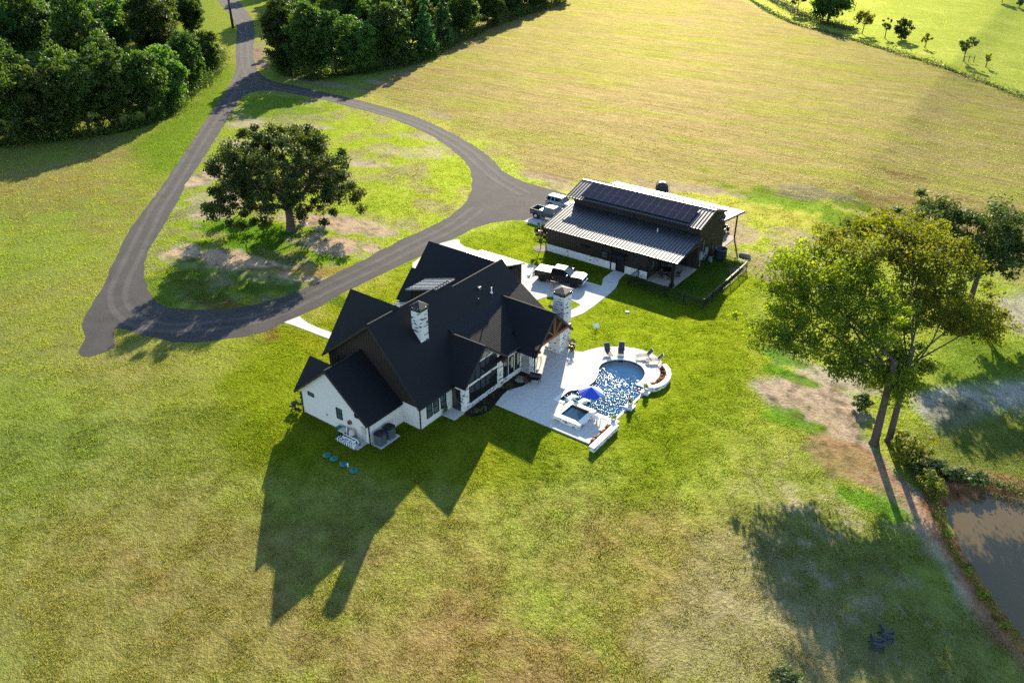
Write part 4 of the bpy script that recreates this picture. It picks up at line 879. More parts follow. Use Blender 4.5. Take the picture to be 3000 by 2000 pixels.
def leaves(name, pos, size, mat, parent, seed=0, up=0.35, crnd=None, asp=0.62, out=None):
    """a mesh of leaf clumps, each a small bent two-face blade, at the given points"""
    r = np.random.default_rng(seed); n = len(pos)
    nv = r.normal(size=(n, 3)); nv[:, 2] += up
    if out is not None: nv += out*0.7
    nv /= np.linalg.norm(nv, axis=1)[:, None]
    t = r.normal(size=(n, 3)); t -= nv*(t*nv).sum(1)[:, None]; t /= np.linalg.norm(t, axis=1)[:, None]; b = np.cross(nv, t)
    s = size*r.uniform(0.6, 1.4, n)[:, None]
    v = np.stack([pos - t*s, pos + b*s*asp - nv*s*0.25, pos + t*s, pos - b*s*asp - nv*s*0.25], 1).reshape(-1, 3)
    off = ORG.get(parent, (0, 0, 0)) if parent is not None else (0, 0, 0)
    v = v - np.array(off)
    me = bpy.data.meshes.new(name); me.vertices.add(4*n); me.vertices.foreach_set('co', v.ravel())
    i = np.arange(n)*4
    q = np.stack([i, i+1, i+2, i, i+2, i+3], 1)
    me.loops.add(6*n); me.loops.foreach_set('vertex_index', q.ravel()); me.polygons.add(2*n); me.polygons.foreach_set('loop_start', np.arange(2*n)*3)
    me.update(calc_edges=True)
    rv = r.uniform(0, 1, n) if crnd is None else np.clip(0.6*crnd + 0.4*r.uniform(0, 1, n), 0, 1)
    at = me.attributes.new('leafrnd', 'FLOAT', 'POINT'); at.data.foreach_set('value', np.repeat(rv, 4))
    me.materials.append(mat); o = link(bpy.data.objects.new(name, me))
    if parent is not None: o.parent = parent
    ORG[o] = off
    return o
def clusters(cen, rad, per, seed, shell=0.45):
    """points through balls round the cluster centres; returns points, outward directions and a per-cluster random"""
    r = np.random.default_rng(seed); k = len(cen); d = r.normal(size=(k, per, 3)); d /= np.linalg.norm(d, axis=2)[..., None]
    rr = rad[:, None, None]*(r.uniform(0, 1, (k, per, 1))**shell)
    d2 = d.copy(); d2[..., 2] *= 0.75
    p = cen[:, None, :] + d2*rr
    return p.reshape(-1, 3), d.reshape(-1, 3), np.repeat(r.uniform(0, 1, k), per)
def limb(mb, p, q, r0, r1, seed, bend=0.12, n=5):
    r = random.Random(seed); p, q = Vector(p), Vector(q); L = (q-p).length; pts = []; rs = []
    o = Vector((r.uniform(-1, 1), r.uniform(-1, 1), r.uniform(0, 1)))*L*bend
    for i in range(n+1):
        t = i/n; pts.append(p.lerp(q, t) + o*math.sin(math.pi*t)); rs.append(r0 + (r1-r0)*t)
    mb.tube(pts, rs, 6)
def ell_centers(n, rx, ry, rz, cz, seed, shell=0.55, low=-0.9, lump=0.0):
    """cluster centres through an uneven ellipsoid"""
    r = np.random.default_rng(seed); out = []
    ph = r.uniform(0, 6.28, 4)
    while len(out) < n:
        d = r.normal(size=3); d /= np.linalg.norm(d)
        if d[2] < low: continue
        a = math.atan2(d[1], d[0]); k = 1 + lump*(0.5*math.sin(2*a+ph[0]) + 0.35*math.sin(3*a+ph[1]+2*d[2]) + 0.3*math.sin(5*a+ph[2]))
        s = r.uniform(0.15, 1)**shell*k
        out.append((d[0]*rx*s, d[1]*ry*s, cz + d[2]*rz*s))
    return np.array(out)
def broadleaf(name, label, loc, h, w, seed, mat='wood', group=None, skirt=0.10, ncl=58, per=90, leaf=0.42, trunk=0.3, lump=0.25, cat='tree', rk=0.105):
    t = thing(name, label, cat, loc, 0, group, local=True); r = np.random.default_rng(seed)
    rz = h*(1-skirt)/2; cz = h*skirt + rz
    c = ell_centers(ncl, w/2*0.86, w/2*0.86, rz*0.9, cz, seed, 0.42, -0.95, lump)
    rad = r.uniform(0.75, 1.5, ncl)*w*rk
    p, d, cr = clusters(c, rad*1.15, per, seed+1, 0.62)
    p[:, 2] = np.maximum(p[:, 2], 0.15)
    leaves('crown', p, leaf, LEAF[mat], t, seed+2, 0.35, cr, 0.62, d)
    mb = MB(); mb.tube([(0,0,-0.2),(0.05*w*r.uniform(-1,1),0.05*w*r.uniform(-1,1),h*0.4),(0,0,h*0.8)], [trunk*1.25, trunk*0.9, trunk*0.25], 8)
    for i in range(0, ncl, max(1, ncl//9)): limb(mb, (0, 0, h*(0.25+0.3*r.random())), c[i], trunk*0.4, 0.03, seed*31+i)
    mb.build('trunk', MAT['bark'], t, True)
    return t
def conical(name, label, loc, h, w, seed, mat='cone', group=None, ncl=80, per=60, leaf=0.34):
    t = thing(name, label, 'tree', loc, 0, group, local=True); r = np.random.default_rng(seed)
    z = 0.06*h + (r.uniform(0, 1, ncl)**1.25)*h*0.92; a = r.uniform(0, 6.28, ncl); q = w/2*np.clip(1.02 - z/h, 0.03, 1)**0.8*r.uniform(0.35, 1.0, ncl)
    c = np.stack([q*np.cos(a), q*np.sin(a), z], 1); rad = (0.35 + 0.13*w*np.clip(1.05 - z/h, 0.08, 1))*r.uniform(0.8, 1.3, ncl)
    p, d, cr = clusters(c, rad, per, seed+1)
    leaves('crown', p, leaf, LEAF[mat], t, seed+2, 0.5, cr, 0.6, d)
    mb = MB(); mb.tube([(0,0,-0.2),(0,0,h*0.5),(0,0,h*0.96)], [0.26, 0.16, 0.03], 8); mb.build('trunk', MAT['bark'], t, True)
    return t
def g3(px, py): x, y = G(px, py); return (x, y, hz(x, y))
# --- the wood on both sides of the drive
WD = dict(skirt=0.0, ncl=175, per=85, leaf=0.29, rk=0.088)
protos = [broadleaf('woodland_tree', 'x', (0,0,0), 16.0, 11.5, 11, 'wood', lump=0.2, **WD), broadleaf('woodland_tree', 'x', (0,0,0), 14.5, 12.5, 23, 'wood2', lump=0.25, **WD),
          broadleaf('woodland_tree', 'x', (0,0,0), 18.0, 11.0, 37, 'wood', lump=0.25, **WD), broadleaf('woodland_tree', 'x', (0,0,0), 12.5, 10.5, 41, 'wood2', lump=0.3, **WD), broadleaf('woodland_tree', 'x', (0,0,0), 17.0, 13.0, 59, 'wood', lump=0.3, **WD)]
cproto = conical('conical_tree', 'x', (0,0,0), 16.0, 8.0, 71)
fresh = [True]*6
def place_wood(k, x, y, s, rot, label, group):
    src = cproto if k == 5 else protos[k]
    if fresh[k]: fresh[k] = False; o = src; o.location = (x, y, 0); o.rotation_euler = (0, 0, rot); o['label'] = label; o['group'] = group
    else: o = dup(src, (x, y, 0), rot, label, group)
    o.scale = (s, s, s*random.uniform(0.92, 1.1))
random.seed(5)
ORD = ['first', 'second', 'third', 'fourth', 'fifth', 'sixth', 'seventh', 'eighth', 'ninth', 'tenth', 'eleventh', 'twelfth', 'thirteenth', 'fourteenth']
LW = [(612,212,3,0.75),(560,262,0,0.80),(500,318,3,0.95),(432,352,0,0.9),(352,372,2,0.85),(262,385,4,0.95),(160,398,1,1.0),(60,408,4,0.95),(-60,420,0,1.0)]
RW = [(838,205,2,0.95),(915,222,2,1.1),(985,212,4,1.0),(1065,205,1,0.9),(1130,195,0,0.95),(1182,185,5,1.0),(1245,165,5,0.95),(1300,135,5,0.85),(1360,105,0,0.85),(1430,75,4,0.75),(1500,50,0,0.75),(1570,28,2,0.7),(1640,5,4,0.7)]
placed = []
for i, (px, py, k, s) in enumerate(LW):
    x, y = G(px, py); placed.append((x, y)); place_wood(k, x, y, s, random.uniform(0, 6), f'{ORD[i]} leafy tree from the drive on the front edge of the left wood', 'trees on the front edge of the left wood')
for i, (px, py, k, s) in enumerate(RW):
    x, y = G(px, py); placed.append((x, y)); w = 'pointed conical' if k == 5 else 'leafy'
    place_wood(k, x, y, s, random.uniform(0, 6), f'{ORD[i]} tree from the drive, {w}, on the meadow edge of the right wood', 'trees on the meadow edge of the right wood')
LWP = GP([(-260,470),(-60,425),(130,402),(262,385),(352,372),(432,352),(500,318),(560,262),(612,212),(648,150),(652,95),(640,60),(600,10),(560,-60),(-420,-60)])
RWP = GP([(800,160),(838,205),(915,222),(985,212),(1065,205),(1130,195),(1182,185),(1245,165),(1300,135),(1360,105),(1430,75),(1500,50),(1570,28),(1640,5),(1740,-40),(1800,-75),(900,-75),(775,-20),(762,70)])
r_ = np.random.default_rng(3)
for poly, side in ((LWP, 'left'), (RWP, 'right')):
    xs = [p[0] for p in poly]; ys = [p[1] for p in poly]; cand = r_.uniform((min(xs), min(ys)), (max(xs), max(ys)), (9000, 2)); d = sdist(cand[:, 0], cand[:, 1], poly); n = 0
    for (x, y), dd in zip(cand, d):
        if dd > -2.5: continue
        mind = 5.4 if dd > -25 else 7.2
        if any((x-a)**2 + (y-b)**2 < mind**2 for a, b in placed): continue
        placed.append((x, y)); n += 1
        if n > 85: break
        k = int(r_.choice([0, 1, 2, 3, 4, 5], p=[.22, .22, .2, .12, .16, .08])); s = float(r_.uniform(0.72, 1.25))
        place_wood(k, x, y, s, float(r_.uniform(0, 6.28)), f'green woodland tree inside the {side} wood behind its front edge', f'trees inside the {side} wood')
# pine beside the drive
pine = thing('pine_tree', 'bare dark pine trunk beside the drive where it enters the wood', 'tree', g3(683, 84), 0, None, local=True)
mb = MB().tube([(0,0,-.2),(-.25,0.1,7),(-.3,0.2,15),(-.2,0.2,23)], [0.42, 0.34, 0.26, 0.08], 8); mb.build('trunk', MAT['bark'], pine, True)
c = ell_centers(30, 4, 4, 4.5, 19.5, 5, 0.4); p, d, cr = clusters(c, np.full(30, 1.1), 60, 8); leaves('crown', p, 0.3, LEAF['wood'], pine, 5, 0.4, cr, 0.3)
# --- the oak in the island
oak = thing('oak_tree', 'broad domed oak tree on the grass island inside the drive loop', 'tree', g3(853, 676), 0, None, local=True)
def oak_like():
    r = np.random.default_rng(101); n = 300; out = []
    rt = np.array([RT[0], RT[1], 0]); rt /= np.linalg.norm(rt); fw = np.array([FW[0], FW[1], 0]); fw /= np.linalg.norm(fw)
    while len(out) < n:
        a = r.uniform(0, 2*math.pi); q = r.uniform(0, 1)**0.5
        kk = 1 + 0.10*math.sin(3*a+1) + 0.08*math.sin(5*a+2)
        X = q*kk*10.3*math.cos(a); Y = q*kk*9.5*math.sin(a)
        top = 3.4 + 11.4*math.sqrt(max(0, 1-q**2.4))*(1 + 0.06*math.sin(4*a)); bot = 3.2 + 2.0*(1-q) - 0.6*q
        z = bot + (top-bot)*r.uniform(0, 1)**0.65
        out.append(rt*(X - 0.9) + fw*Y + np.array([0, 0, z]))
    return np.array(out), r.uniform(0.7, 1.5, n)
c, rad = oak_like(); p, d, cr = clusters(c, rad, 200, 7, 0.7); leaves('crown', p, 0.17, LEAF['oak'], oak, 9, 0.35, cr, 0.62, d)
mb = MB(); mb.tube([(0,0,-.2),(0.02,0,0.35),(0.05,0.05,1.8),(0,0.1,3.6)], [0.95, 0.68, 0.56, 0.55], 10)
rr_ = np.random.default_rng(4); top = (0, 0.1, 3.3); mains = []
for i in range(9):
    a = i*2*math.pi/9 + rr_.uniform(-.2, .2); q = rr_.uniform(4.0, 6.5); e = (q*math.cos(a), q*math.sin(a), rr_.uniform(5.0, 9.5)); mains.append(e); limb(mb, top, e, 0.34, 0.15, i, 0.15)
mains += [(0.6, 0.3, 9.0)]; limb(mb, top, mains[-1], 0.4, 0.16, 77, 0.05)
for i in range(0, len(c), 3):
    m0 = min(mains, key=lambda e: (c[i][0]-e[0])**2 + (c[i][1]-e[1])**2 + (c[i][2]-e[2])**2); limb(mb, m0, c[i], 0.12, 0.025, 200+i, 0.12, 4)
mb.build('trunk', MAT['bark'], oak, True)
# --- the tall pair by the pond and the one behind
def tall_tree(label, base, h, spec, seed, n, leaf, per, tr, forks, mat='tall', lean=(0, 0)):
    """spec: list of (right, away, up, rx, ry, rz, share) crown masses relative to the base, in the photographer's directions"""
    t = thing('tall_tree', label, 'tree', g3(*base), 0, 'tall trees by the pond', local=True); r = np.random.default_rng(seed)
    rt = np.array([RT[0], RT[1], 0]); rt /= np.linalg.norm(rt); fw = np.array([FW[0], FW[1], 0]); fw /= np.linalg.norm(fw); C = []
    spec = [(a - 0.5, b, z, rx, ry, rz, sh) for a, b, z, rx, ry, rz, sh in spec]
    for a, b, z, rx, ry, rz, sh in spec:
        q = ell_centers(int(n*sh), rx, ry, rz, 0, seed+len(C), 0.5, -1.0, 0.25); C.append(rt*(q[:, :1] + a) + fw*(q[:, 1:2] + b) + np.array([0, 0, 1])*(q[:, 2:] + z))
    c = np.vstack(C); rad = r.uniform(0.7, 1.75, len(c)); p, d, cr = clusters(c, rad, per, seed+3, 0.75); leaves('crown', p, leaf, LEAF[mat], t, seed+4, 0.5, cr, 0.6, d)
    mb = MB(); L = rt*lean[0] + fw*lean[1]
    fk = L*0.6 + np.array([0, 0, forks]); mb.tube([(0,0,-.3), (0,0,0.4), tuple(L*0.25 + np.array([0,0,forks*.5])), tuple(fk)], [tr*1.7, tr*1.1, tr*0.9, tr*0.8], 10)
    mains = []
    for i, (a, b, z, rx, ry, rz, sh) in enumerate(spec):
        for j in range(2):
            e = rt*(a + r.uniform(-.4, .4)*rx) + fw*(b + r.uniform(-.4, .4)*ry) + np.array([0, 0, z + r.uniform(-.2, .3)*rz]); mains.append(e); limb(mb, fk - np.array([0, 0, r.uniform(0, forks*0.3)]), e, tr*0.28, 0.05, seed+i*3+j, 0.1)
    for i in range(0, len(c), 3):
        m0 = min(mains, key=lambda e: ((c[i]-e)**2).sum()); limb(mb, m0, c[i], 0.05, 0.015, seed*7+i, 0.1, 4)
    mb.build('trunk', MAT['bark'], t, True); return t
tall_tree('tall leaning tree with the thicker trunk at the bare bank by the pond', (2560, 1300), 18, [(-7.4,6,9.2,4.4,5,1.9,.18),(-0.5,5,11.2,5.5,6,3.0,.30),(-4.2,9.5,13.6,5.5,5,2.1,.28),(-3.2,1.8,8.0,3.2,3,1.3,.08),(0.8,0.5,7.0,2.0,2.0,2.4,.09),(-6.3,9,10.8,3.6,4,1.7,.10)], 301, 310, 0.125, 150, 0.36, 9.0, lean=(0.0, 0.4))
tall_tree('tall bright topped tree with the thinner trunk, right of the leaning one', (2603, 1292), 18, [(6.0,6.5,11.4,4.8,5,2.3,.28),(0.8,12,15.3,6.2,5.5,2.1,.34),(5.2,10.5,14.8,5.2,5.5,2.1,.28),(9.2,6,9.6,2.8,3,1.5,.10),(0.6,0.6,7.5,2.0,2.0,2.2,.07)], 331, 280, 0.125, 150, 0.29, 10.0, lean=(0.2, 0.9))
tall_tree('dark rounded tree behind the two tall pond trees', (2835, 905), 17, [(-1,0,9.5,6.5,6,4.0,.5),(4,0,8.0,4,4.5,3.2,.25),(-6,2,10.5,4.5,4.5,3.0,.25)], 351, 150, 0.16, 190, 0.34, 5.5, mat='oak')
# --- pasture fence line
def small_tree(label, px, py, h, w, seed, mat='shrub', leaf=0.25, skirt=0.3, ncl=26, per=55, name='small_tree', group='small trees along the pasture fence', cat='tree'):
    return broadleaf(name, label, g3(px, py), h, w, seed, mat, group, skirt, ncl, per, leaf, 0.12, 0.35, cat)
broadleaf('dark_tree', 'large dark rounded tree on the pasture fence line at the top edge', g3(2425, 62), 13, 14.5, 401, 'wood', None, 0.05, 80, 110, 0.40, 0.4)
small_tree('thin pale tree left of the large dark fence line tree', 2335, 42, 9, 6, 402, 'shrub', 0.3)
small_tree('light green round tree right of the large dark fence line tree', 2525, 100, 6.6, 6.2, 403, 'bright', 0.26, 0.35)
small_tree('thin twiggy tree left of the dark fence line bush', 2592, 113, 5.6, 3.2, 404, 'shrub', 0.22, 0.35, 18, 40)
small_tree('dense dark rounded bush on the pasture fence line', 2640, 118, 6.2, 5.6, 405, 'wood', 0.26, 0.03, 34, 80, 'bush', None, 'bush')
small_tree('narrow upright bright sapling on the pasture fence line', 2709, 141, 4.6, 2.4, 406, 'bright', 0.22, 0.1, 18, 40)
small_tree('open leafy tree beside the wooden fence posts', 2824, 178, 6.0, 5.0, 407, 'shrub', 0.22, 0.42, 20, 50)
small_tree('small sparse sapling nearest the right edge on the pasture fence', 2888, 196, 3.4, 2.6, 408, 'bright', 0.2, 0.3, 12, 26)
small_tree('left of two trees at the far top right corner', 2935, 8, 6.0, 5.0, 409, 'shrub', 0.3, 0.15); small_tree('right of two trees at the far top right corner', 2985, 22, 5.5, 4.5, 410, 'shrub', 0.3, 0.1)
fp = thing('wooden_fence_corner', 'three weathered wooden fence posts with a rail under an open tree', 'fence', g3(2838, 182))
for px in (2822, 2837, 2852):
    x, y = G(px, 180 + (px-2822)*0.08); MB().cone((x, y, hz(x,y)-0.1), (x, y, hz(x,y)+1.7), 0.11, 0.10, 8).build('fence_post', MAT['tan'], fp)
a_ = G(2822, 180); b_ = G(2852, 182.4); MB().cone((a_[0], a_[1], hz(*a_)+1.2), (b_[0], b_[1], hz(*b_)+1.2), 0.06, 0.06, 6).build('rail', MAT['tan'], fp)
# weeds along the fence line: nobody could count them
def weeds(name, line, wid, n, hgt, mat, seed, leaf=0.2, label=None):
    r = np.random.default_rng(seed); P = np.array(line); seg = np.linalg.norm(np.diff(P, axis=0), axis=1); cum = np.concatenate([[0], np.cumsum(seg)])
    t = r.uniform(0, cum[-1], n); i = np.clip(np.searchsorted(cum, t)-1, 0, len(seg)-1); f = (t-cum[i])/seg[i]; c = P[i] + (P[i+1]-P[i])*f[:, None]
    lump = 0.35 + 1.1*vnoise(t/4.0, t*0, seed)
    c = np.concatenate([c + r.normal(size=(n, 2))*wid*lump[:, None]*0.5, (np.abs(r.normal(size=n))*hgt*0.5*lump)[:, None]], 1)
    c[:, 2] += drop(c[:, 0], c[:, 1])
    o = leaves(name, c, leaf, LEAF[mat], None, seed, 0.6, None, 0.4); props(o, label, None, None, 'stuff'); return o
weeds('fence_weeds', FENCEL, 1.3, 9000, 1.0, 'shrub', 5, 0.26)
weeds('fence_weeds', GP([(2240,-8),(2300,20),(2340,45),(2420,70),(2490,90)]), 3.0, 4000, 1.4, 'shrub', 6, 0.3)
weeds('wood_undergrowth', GP([(-80,432),(60,420),(160,410),(262,398),(352,385),(432,364),(500,332),(560,275),(612,225),(640,160)]), 2.6, 16000, 2.4, 'wood', 15, 0.26)
weeds('wood_undergrowth', GP([(810,175),(838,215),(915,235),(985,224),(1065,215),(1130,205),(1182,195),(1245,175),(1300,144),(1360,113),(1430,82),(1500,56),(1570,33),(1640,10)]), 2.6, 16000, 2.4, 'wood', 16, 0.26)
weeds('pond_weeds', GP([(2735,1452),(2748,1500),(2775,1568),(2796,1626),(2826,1656),(2856,1704),(2880,1738),(2914,1792),(2954,1840),(2998,1893)]), 0.7, 1500, 0.35, 'tall', 8, 0.09)
weeds('pond_weeds', GP([(2690,1360),(2740,1372),(2800,1388),(2850,1400),(2900,1415),(2950,1428),(3010,1446)]), 0.8, 1800, 0.5, 'shrub', 9, 0.11)
# shrubs by the pond
def shrub(label, loc, h, w, seed, mat, leaf=0.1, ncl=22, per=60, name='shrub', group='shrubs by the pond', cat='shrub'):
    t = thing(name, label, cat, loc, 0, group, local=True); r = np.random.default_rng(seed)
    c = ell_centers(ncl, w/2, w/2, h*0.42, h*0.5, seed, 0.5, -0.9, 0.35); p, d, cr = clusters(c, r.uniform(0.12, 0.24, ncl)*w, per, seed); p[:, 2] = np.maximum(p[:, 2], 0.04)
    leaves('foliage', p, leaf, LEAF[mat], t, seed, 0.7, cr, 0.5)
    mb = MB()
    for i in range(0, ncl, 4): limb(mb, (0, 0, -0.05), c[i], 0.03, 0.012, seed+i, 0.1, 3)
    mb.build('stem', MAT['bark'], t); return t
shrub('largest glowing yellow green shrub on the bank above the pond', g3(2672, 1345), 2.5, 3.4, 501, 'bright', 0.13, 34, 80)
shrub('yellow green shrub just left above the largest glowing one', g3(2640, 1300), 1.6, 1.8, 502, 'bright', 0.11)
shrub('yellow green shrub at the head of the muddy sandbar', g3(2722, 1432), 1.8, 1.9, 503, 'bright', 0.10, 24)
shrub('low yellow green shrub overhanging the pond corner', g3(2742, 1452), 0.9, 1.6, 504, 'bright', 0.09)
shrub('dark shrub below the largest glowing one', g3(2702, 1385), 1.6, 2.2, 505, 'shrub', 0.12, 26)
shrub('dark green shrub left of the muddy sandbar edge', g3(2745, 1388), 1.5, 2.6, 506, 'shrub', 0.12, 26)
shrub('dark green shrub in the middle of the pond head row', g3(2795, 1398), 1.2, 2.4, 507, 'shrub', 0.12, 24)
shrub('low dark shrub at the right end of the pond head row', g3(2850, 1412), 0.9, 2.4, 508, 'shrub', 0.12, 22)
for i, (px, py, lb) in enumerate(((2772,1572,'topmost small weed clump along the pond shore'),(2838,1685,'second small weed clump down the pond shore'),(2882,1748,'third small weed clump down the pond shore, beside the water'),(2945,1840,'lowest small weed clump along the pond shore'))):
    shrub(lb, g3(px, py), 0.7, 0.8, 520+i, 'bright', 0.08, 12, 40, 'weed_clump', 'weed clumps along the pond shore', 'weed')
shrub('pale shrub cut off by the bottom edge of the photo', g3(2300, 2012), 1.7, 2.6, 530, 'shrub', 0.11, 24, 70, group=None)
shrub('leafy shrub at the foot of the leaning tall tree', g3(2525, 1195), 1.7, 2.0, 531, 'shrub', 0.12, 20, 60, group=None)
# ------------------------------------------------------------------ vehicles
def paint_mat(name, col, rough=0.35):
    n = N(name); n.set(n.mix(col, tuple(x*0.85 for x in col), n.noise(2, 2)), rough, 0.0, 0.25); n.b.inputs['Coat Weight'].default_value = 0.35; n.b.inputs['Coat Roughness'].default_value = 0.03; return n.mat
CP = dict(black=paint_mat('black_brown_paint', (0.018, 0.014, 0.013)), grey=paint_mat('grey_green_paint', (0.085, 0.10, 0.105)), ice=paint_mat('pale_grey_blue_paint', (0.36, 0.42, 0.45)), white=paint_mat('white_gloss_paint', (0.78, 0.78, 0.77)), chrome=plain('chrome_trim', (0.65, 0.67, 0.70), 0.15, 1.0, 0.05))
CP['tail'] = plain('red_tail_lens', (0.40, 0.008, 0.012), 0.25); CP['lamp'] = plain('clear_head_lens', (0.6, 0.6, 0.58), 0.15, 0.3)
def sect(x, hw, zb, zt, sh=0.10):
    return [(x, -hw*0.92, zb), (x, -hw, zb+.22), (x, -hw, zt-.18), (x, -hw+sh*0.55, zt), (x, hw-sh*0.55, zt), (x, hw, zt-.18), (x, hw, zb+.22), (x, hw*0.92, zb)]
def wheel(t, x, y, r, w, rimmat):
    s = 1 if y > 0 else -1
    n = 20; prof = [(r*0.62, -w/2), (r*0.93, -w/2), (r, -w/2+.05), (r, w/2-.05), (r*0.93, w/2), (r*0.62, w/2)]
    vs = [(x + q*math.cos(2*math.pi*j/n), y + o, r + q*math.sin(2*math.pi*j/n)) for q, o in prof for j in range(n)]
    fs = [(i*n+j, (i+1)*n+j, (i+1)*n+(j+1) % n, i*n+(j+1) % n) for i in range(5) for j in range(n)] + [tuple(range(n)), tuple(range(6*n-1, 5*n-1, -1))]
    wobj = MB().add(vs, fs).build('wheel', MAT['blackmat'], t)
    mb = MB(); mb.cone((x, y+s*(w/2-.06), r), (x, y+s*(w/2+.012), r), r*0.60, r*0.55, 16)
    for k in range(6):
        a = k*math.pi/3; mb.bar((x, y+s*(w/2+.016), r), (x + r*.52*math.cos(a), y+s*(w/2+.016), r + r*.52*math.sin(a)), 0.07, 0.03, (0, 1, 0))
    mb.build('rim', rimmat, wobj)
def vehicle(name, label, cat, loc, rot, v):
    t = thing(name, label, cat, loc, rot, None, local=True)
    L0, L1, hw, hood, belt = v['rear'], v['front'], v['hw'], v['hood'], v['belt']
    cab0, cab1, r0, r1, roof = v['cab0'], v['cab1'], v['roof0'], v['roof1'], v['roof']
    body = CP[v['body']]; pick = v.get('bed'); zb = v['zb']
    mb = MB()
    rings = [sect(L1-.02, hw*0.80, zb+.10, hood-.22), sect(L1-.12, hw*0.93, zb, hood-.06), sect(L1-.55, hw, zb, hood), sect(cab1-.1, hw, zb, belt-.02), sect(cab1-.5, hw, zb, belt), sect(cab0, hw, zb, belt)]
    if not pick: rings += [sect(L0+.15, hw, zb, belt), sect(L0, hw*0.95, zb+.08, belt-.04)]
    mb.loft(rings); 
    if pick:
        mb.box(L0, cab0-.04, hw-.10, hw, zb+.05, belt+.02); mb.box(L0, cab0-.04, -hw, -hw+.10, zb+.05, belt+.02); mb.box(L0, L0+.09, -hw+.10, hw-.10, zb+.05, belt+.0); mb.box(L0+.09, cab0-.04, -hw+.10, hw-.10, zb+.05, zb+.32)
    mb.build('body', body, t, bevel=0.03)
    if pick == 'cover': MB().box(L0+.06, cab0-.06, -hw+.07, hw-.07, belt+.022, belt+.06).build('bed_cover', CP['white'], t)  # bright reflection off the cover is painted in as plain white
    if pick == 'open':
        MB().box(L0+.10, cab0-.06, -hw+.11, hw-.11, zb+.325, zb+.35).build('bed_liner', MAT['blackmat'], t)
        MB().box(cab0-.62, cab0-.08, -hw+.08, hw-.08, belt-.12, belt+.10).build('tool_box', MAT['steel'], t)
    # greenhouse
    hb, ht = hw-.06, hw-.26
    q = lambda x, h, z: [(x[1], -h, z), (x[1], h, z), (x[0], h, z), (x[0], -h, z)]
    mb = MB().loft([q((cab0, cab1), hb, belt-.03), q((r0, r1), ht, roof-.07)]); mb.build('window_glass', MAT['glass'], t)
    mb = MB().loft([q((r0-.06, r1+.10), ht+.03, roof-.08), q((r0-.03, r1+.02), ht+.02, roof-.02), q((r0+.12, r1-.15), ht-.12, roof+.02)]); mb.build('roof_panel', CP[v.get('roofcol', v['body'])], t, bevel=0.03)
    mb = MB()
    for s in (-1, 1):
        mb.bar((cab1, s*hb, belt), (r1+.06, s*(ht+.01), roof-.06), 0.07, 0.07); mb.bar((cab0, s*hb, belt), (r0-.02, s*(ht+.01), roof-.06), 0.10, 0.10)
        xm = (cab0+cab1)/2-.1; mb.bar((xm, s*(hb+.004), belt), (xm-.02, s*(ht+.016), roof-.06), 0.07, 0.04)
        if v.get('long'): xm = cab0+.75; mb.bar((xm, s*(hb+.004), belt), (xm, s*(ht+.016), roof-.06), 0.08, 0.04)
        mb.bar((cab0, s*(hb+.01), belt), (cab1, s*(hb+.01), belt), 0.04, 0.05)
    mb.build('pillar', body, t)
    for s in (-1, 1):
        MB().box(cab1-.55, cab1-.33, min(s*hw, s*(hw+.24)), max(s*hw, s*(hw+.24)), belt+.02, belt+.24).build('mirror', CP['chrome'] if v.get('chrome') else body, t, bevel=0.03)
        MB().box(L1-.18, L1-.02, min(s*(hw*.52), s*hw*.88), max(s*hw*.52, s*hw*.88), hood-.36, hood-.16).build('headlight', CP['lamp'], t)
        MB().box(L0-.015, L0+.08, min(s*(hw-.16), s*(hw+.012)), max(s*(hw-.16), s*(hw+.012)), belt-.45, belt-.02).build('tail_light', CP['tail'], t)
        for x in (v['fx'], v['rx']):
            MB().cone((x, s*(hw-.3), v['wr']+.03), (x, s*(hw+.008), v['wr']+.03), v['wr']+.13, v['wr']+.13, 20).build('wheel_arch', MAT['blackmat'], t)
            wheel(t, x, s*(hw-.10), v['wr'], 0.28, MAT['black'] if v.get('darkrim') else CP['chrome'])
    MB().box(L1-.03, L1+.03, -hw*.50, hw*.50, zb+.18, hood-.10).build('grille', CP['chrome'] if v.get('chrome') else MAT['black'], t)
    MB().box(L1-.12, L1+.12, -hw*.95, hw*.95, zb-.05, zb+.17).build('bumper', CP['chrome'] if v.get('chrome') else MAT['black'], t, bevel=0.04)
    MB().box(L0-.14, L0+.05, -hw*.95, hw*.95, zb-.02, zb+.18).build('bumper', CP['chrome'] if v.get('steelrear') else MAT['black'], t, bevel=0.04)
    mb = MB()
    for s in (-1, 1): mb.bar((v['rx']+.8, s*(hw+.03), zb-.06), (v['fx']-.7, s*(hw+.03), zb-.06), 0.14, 0.06)
    mb.build('side_step', CP['chrome'] if v.get('steelrear') else MAT['black'], t)
    if v.get('spare'):
        n = 18; MB().cone((L0-.03, 0, 1.05), (L0-.28, 0, 1.05), 0.40, 0.40, n).build('spare_wheel', MAT['blackmat'], t)
    return t
TRUCK = dict(rear=-3.25, front=3.12, hw=0.99, hood=1.42, belt=1.38, cab0=-1.02, cab1=1.55, roof0=-0.92, roof1=0.62, roof=2.0, zb=0.55, fx=2.05, rx=-2.2, wr=0.42, bed='cover', long=True, body='black', chrome=True, darkrim=True)
def veh_loc(rx, ry, ang, wx, wy, z):
    c, s = math.cos(ang), math.sin(ang); return (rx - (c*wx - s*wy), ry - (s*wx + c*wy), z)
a1 = R(11.7)
vehicle('pickup_truck', 'black pickup truck with its reflecting bed cover painted white on the concrete drive', 'pickup truck', veh_loc(-6.56, 37.01, a1, -2.2, -1.03, 0.035), a1, TRUCK)
T2 = dict(TRUCK, body='grey', bed='open', steelrear=True, darkrim=False)
vehicle('pickup_truck', 'dark grey pickup truck with an open empty bed at the end of the barn', 'pickup truck', veh_loc(-19.35, 53.95, R(1), -2.2, -1.03, 0.05), R(1), T2)
